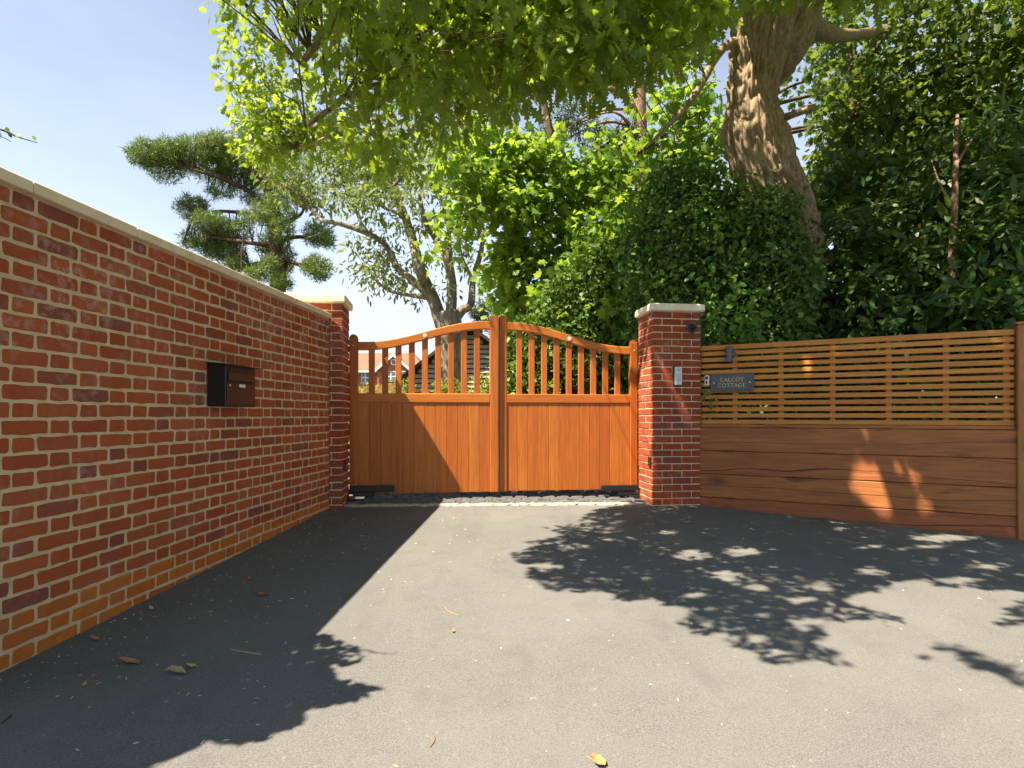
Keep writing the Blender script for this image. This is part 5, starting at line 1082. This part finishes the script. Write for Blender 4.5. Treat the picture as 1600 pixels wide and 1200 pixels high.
# ------------------------------------------------------------------ things lying on the drive
def curl_leaf(w, l, seed):
    rg = random.Random(seed); b = MB(); n = 7
    for i in range(n + 1):
        f = i / n; ww = w * (math.sin(math.pi * min(.97, f * .92 + .06)) ** .7) * rg.uniform(.8, 1.1)
        for s in (-1, -.4, 0.4, 1): b.v.append((s * ww + rg.uniform(-.002, .002), (f - .5) * l, 0.004 + 0.35 * w * abs(s) ** 2 * rg.uniform(.6, 1.4) + 0.012 * f * f + rg.uniform(0, .002)))
    for i in range(n):
        for k in range(3): a = i * 4 + k; b.f.append((a, a + 1, a + 5, a + 4))
    return b
for i, (px, py, w, l, rz, mat, lab) in enumerate(((202, 1037, .018, .10, 1.4, 'dead leaf', 'long tan fallen leaf in the shade near the wall'), (277, 1052, .022, .085, 1.2, 'dead leaf pale', 'crumpled pale brown fallen leaf in the wall shadow'), (299, 1044, .012, .05, 1.5, 'dead leaf pale', 'small pale leaf scrap beside the crumpled leaf'), (148, 1001, .012, .05, 1.3, 'dead leaf', 'olive brown fallen leaf close to the orange bricks'), (132, 1073, .008, .02, .3, 'dead leaf', 'small yellow fallen leaf in the near shade'), (409, 931, .016, .075, 1.5, 'dead leaf rust', 'rust brown fallen leaf midway along the wall shadow'), (390, 907, .014, .035, .2, 'dead leaf rust', 'small rust leaf standing up beside the wall shadow edge'),
                                              (236, 953, .012, .035, 1.0, 'dead leaf pale', 'pale curled leaf against the foot of the wall'), (707, 988, .010, .022, 1.0, 'dead leaf', 'tiny curled leaf alone on the sunny drive'), (935, 1194, .024, .05, .9, 'dead leaf', 'large dry tan leaf at the bottom edge of the drive'))):
    g = ground_at(np.array([px * 1.0]), np.array([py * 1.0]))[0]
    o = tag(curl_leaf(w, l, i).build('fallen_leaf', mat, None, True), lab, 'leaf', 'fallen leaves'); o.location = (float(g[0]), float(g[1]), float(g[2]) + .001); o.rotation_euler = (0, 0, rz)
def twig(pts, r, mat, lab):
    g = [ground_at(np.array([a * 1.0]), np.array([b * 1.0]))[0] + (0, 0, r * 1.1) for a, b in pts]; tag(MB().tube(smooth_path(g, 3), r, 6).build('fallen_twig', mat, None, True), lab, 'twig', 'fallen twigs')
twig([(362, 1016), (385, 1020), (408, 1023)], .0024, 'dead leaf pale', 'straight pale stalk lying in the wall shadow'); twig([(695, 950), (703, 957), (719, 963)], .0024, 'dead leaf', 'curved tan twig on the sunny drive'); twig([(145, 1067), (152, 1059), (161, 1051)], .0018, 'dead leaf rust', 'thin brown twig in the near shade'); twig([(672, 1168), (678, 1160), (679, 1153)], .002, 'dead leaf rust', 'short reddish twig near the bottom of the drive'); twig([(0, 1132), (8, 1126), (17, 1119)], .003, 'stem bark', 'dark twig at the left edge of the drive')
twig([(916, 1182), (924, 1187), (930, 1192)], .0018, 'dead leaf', 'leaf stalk beside the large dry leaf')
lit_ = {'litter': MB(), 'chalk': MB()}; rr = random.Random(5)
for i in range(620):
    if rr.random() < .62:
        s = rr.random() * 3.5; d = abs(rr.gauss(0, .55)) + .02; p = wpt(s, d)
    else: p = np.array([rr.uniform(-1.5, 4.0), rr.uniform(1.4, 5.9)])
    if p[0] < -2.3: continue
    z = float(gz(*p)) + .0012; r = rr.uniform(.001, .0032) * (1.8 if rr.random() < .08 else 1); a = rr.uniform(0, 6.3); el = rr.uniform(1, 4); c, s_ = math.cos(a), math.sin(a); h = r * .5
    m = lit_['chalk' if rr.random() < .10 else 'litter']; q = [(-r * el, -r), (r * el, -r * .6), (r * el * .8, r), (-r * el * .9, r * .7)]
    m.add([(p[0] + x * c - y * s_, p[1] + x * s_ + y * c, z) for x, y in q] + [(p[0] + .6 * (x * c - y * s_), p[1] + .6 * (x * s_ + y * c), z + h) for x, y in q], [(4, 5, 6, 7), (0, 1, 5, 4), (1, 2, 6, 5), (2, 3, 7, 6), (3, 0, 4, 7)])
tag(lit_['litter'].build('grit', 'litter'), 'scattered brown grit and leaf crumbs on the tarmac', 'grit', None, 'stuff'); tag(lit_['chalk'].build('stone_chips', 'chalk'), 'tiny white stone chips scattered on the tarmac', 'stone chips', None, 'stuff')
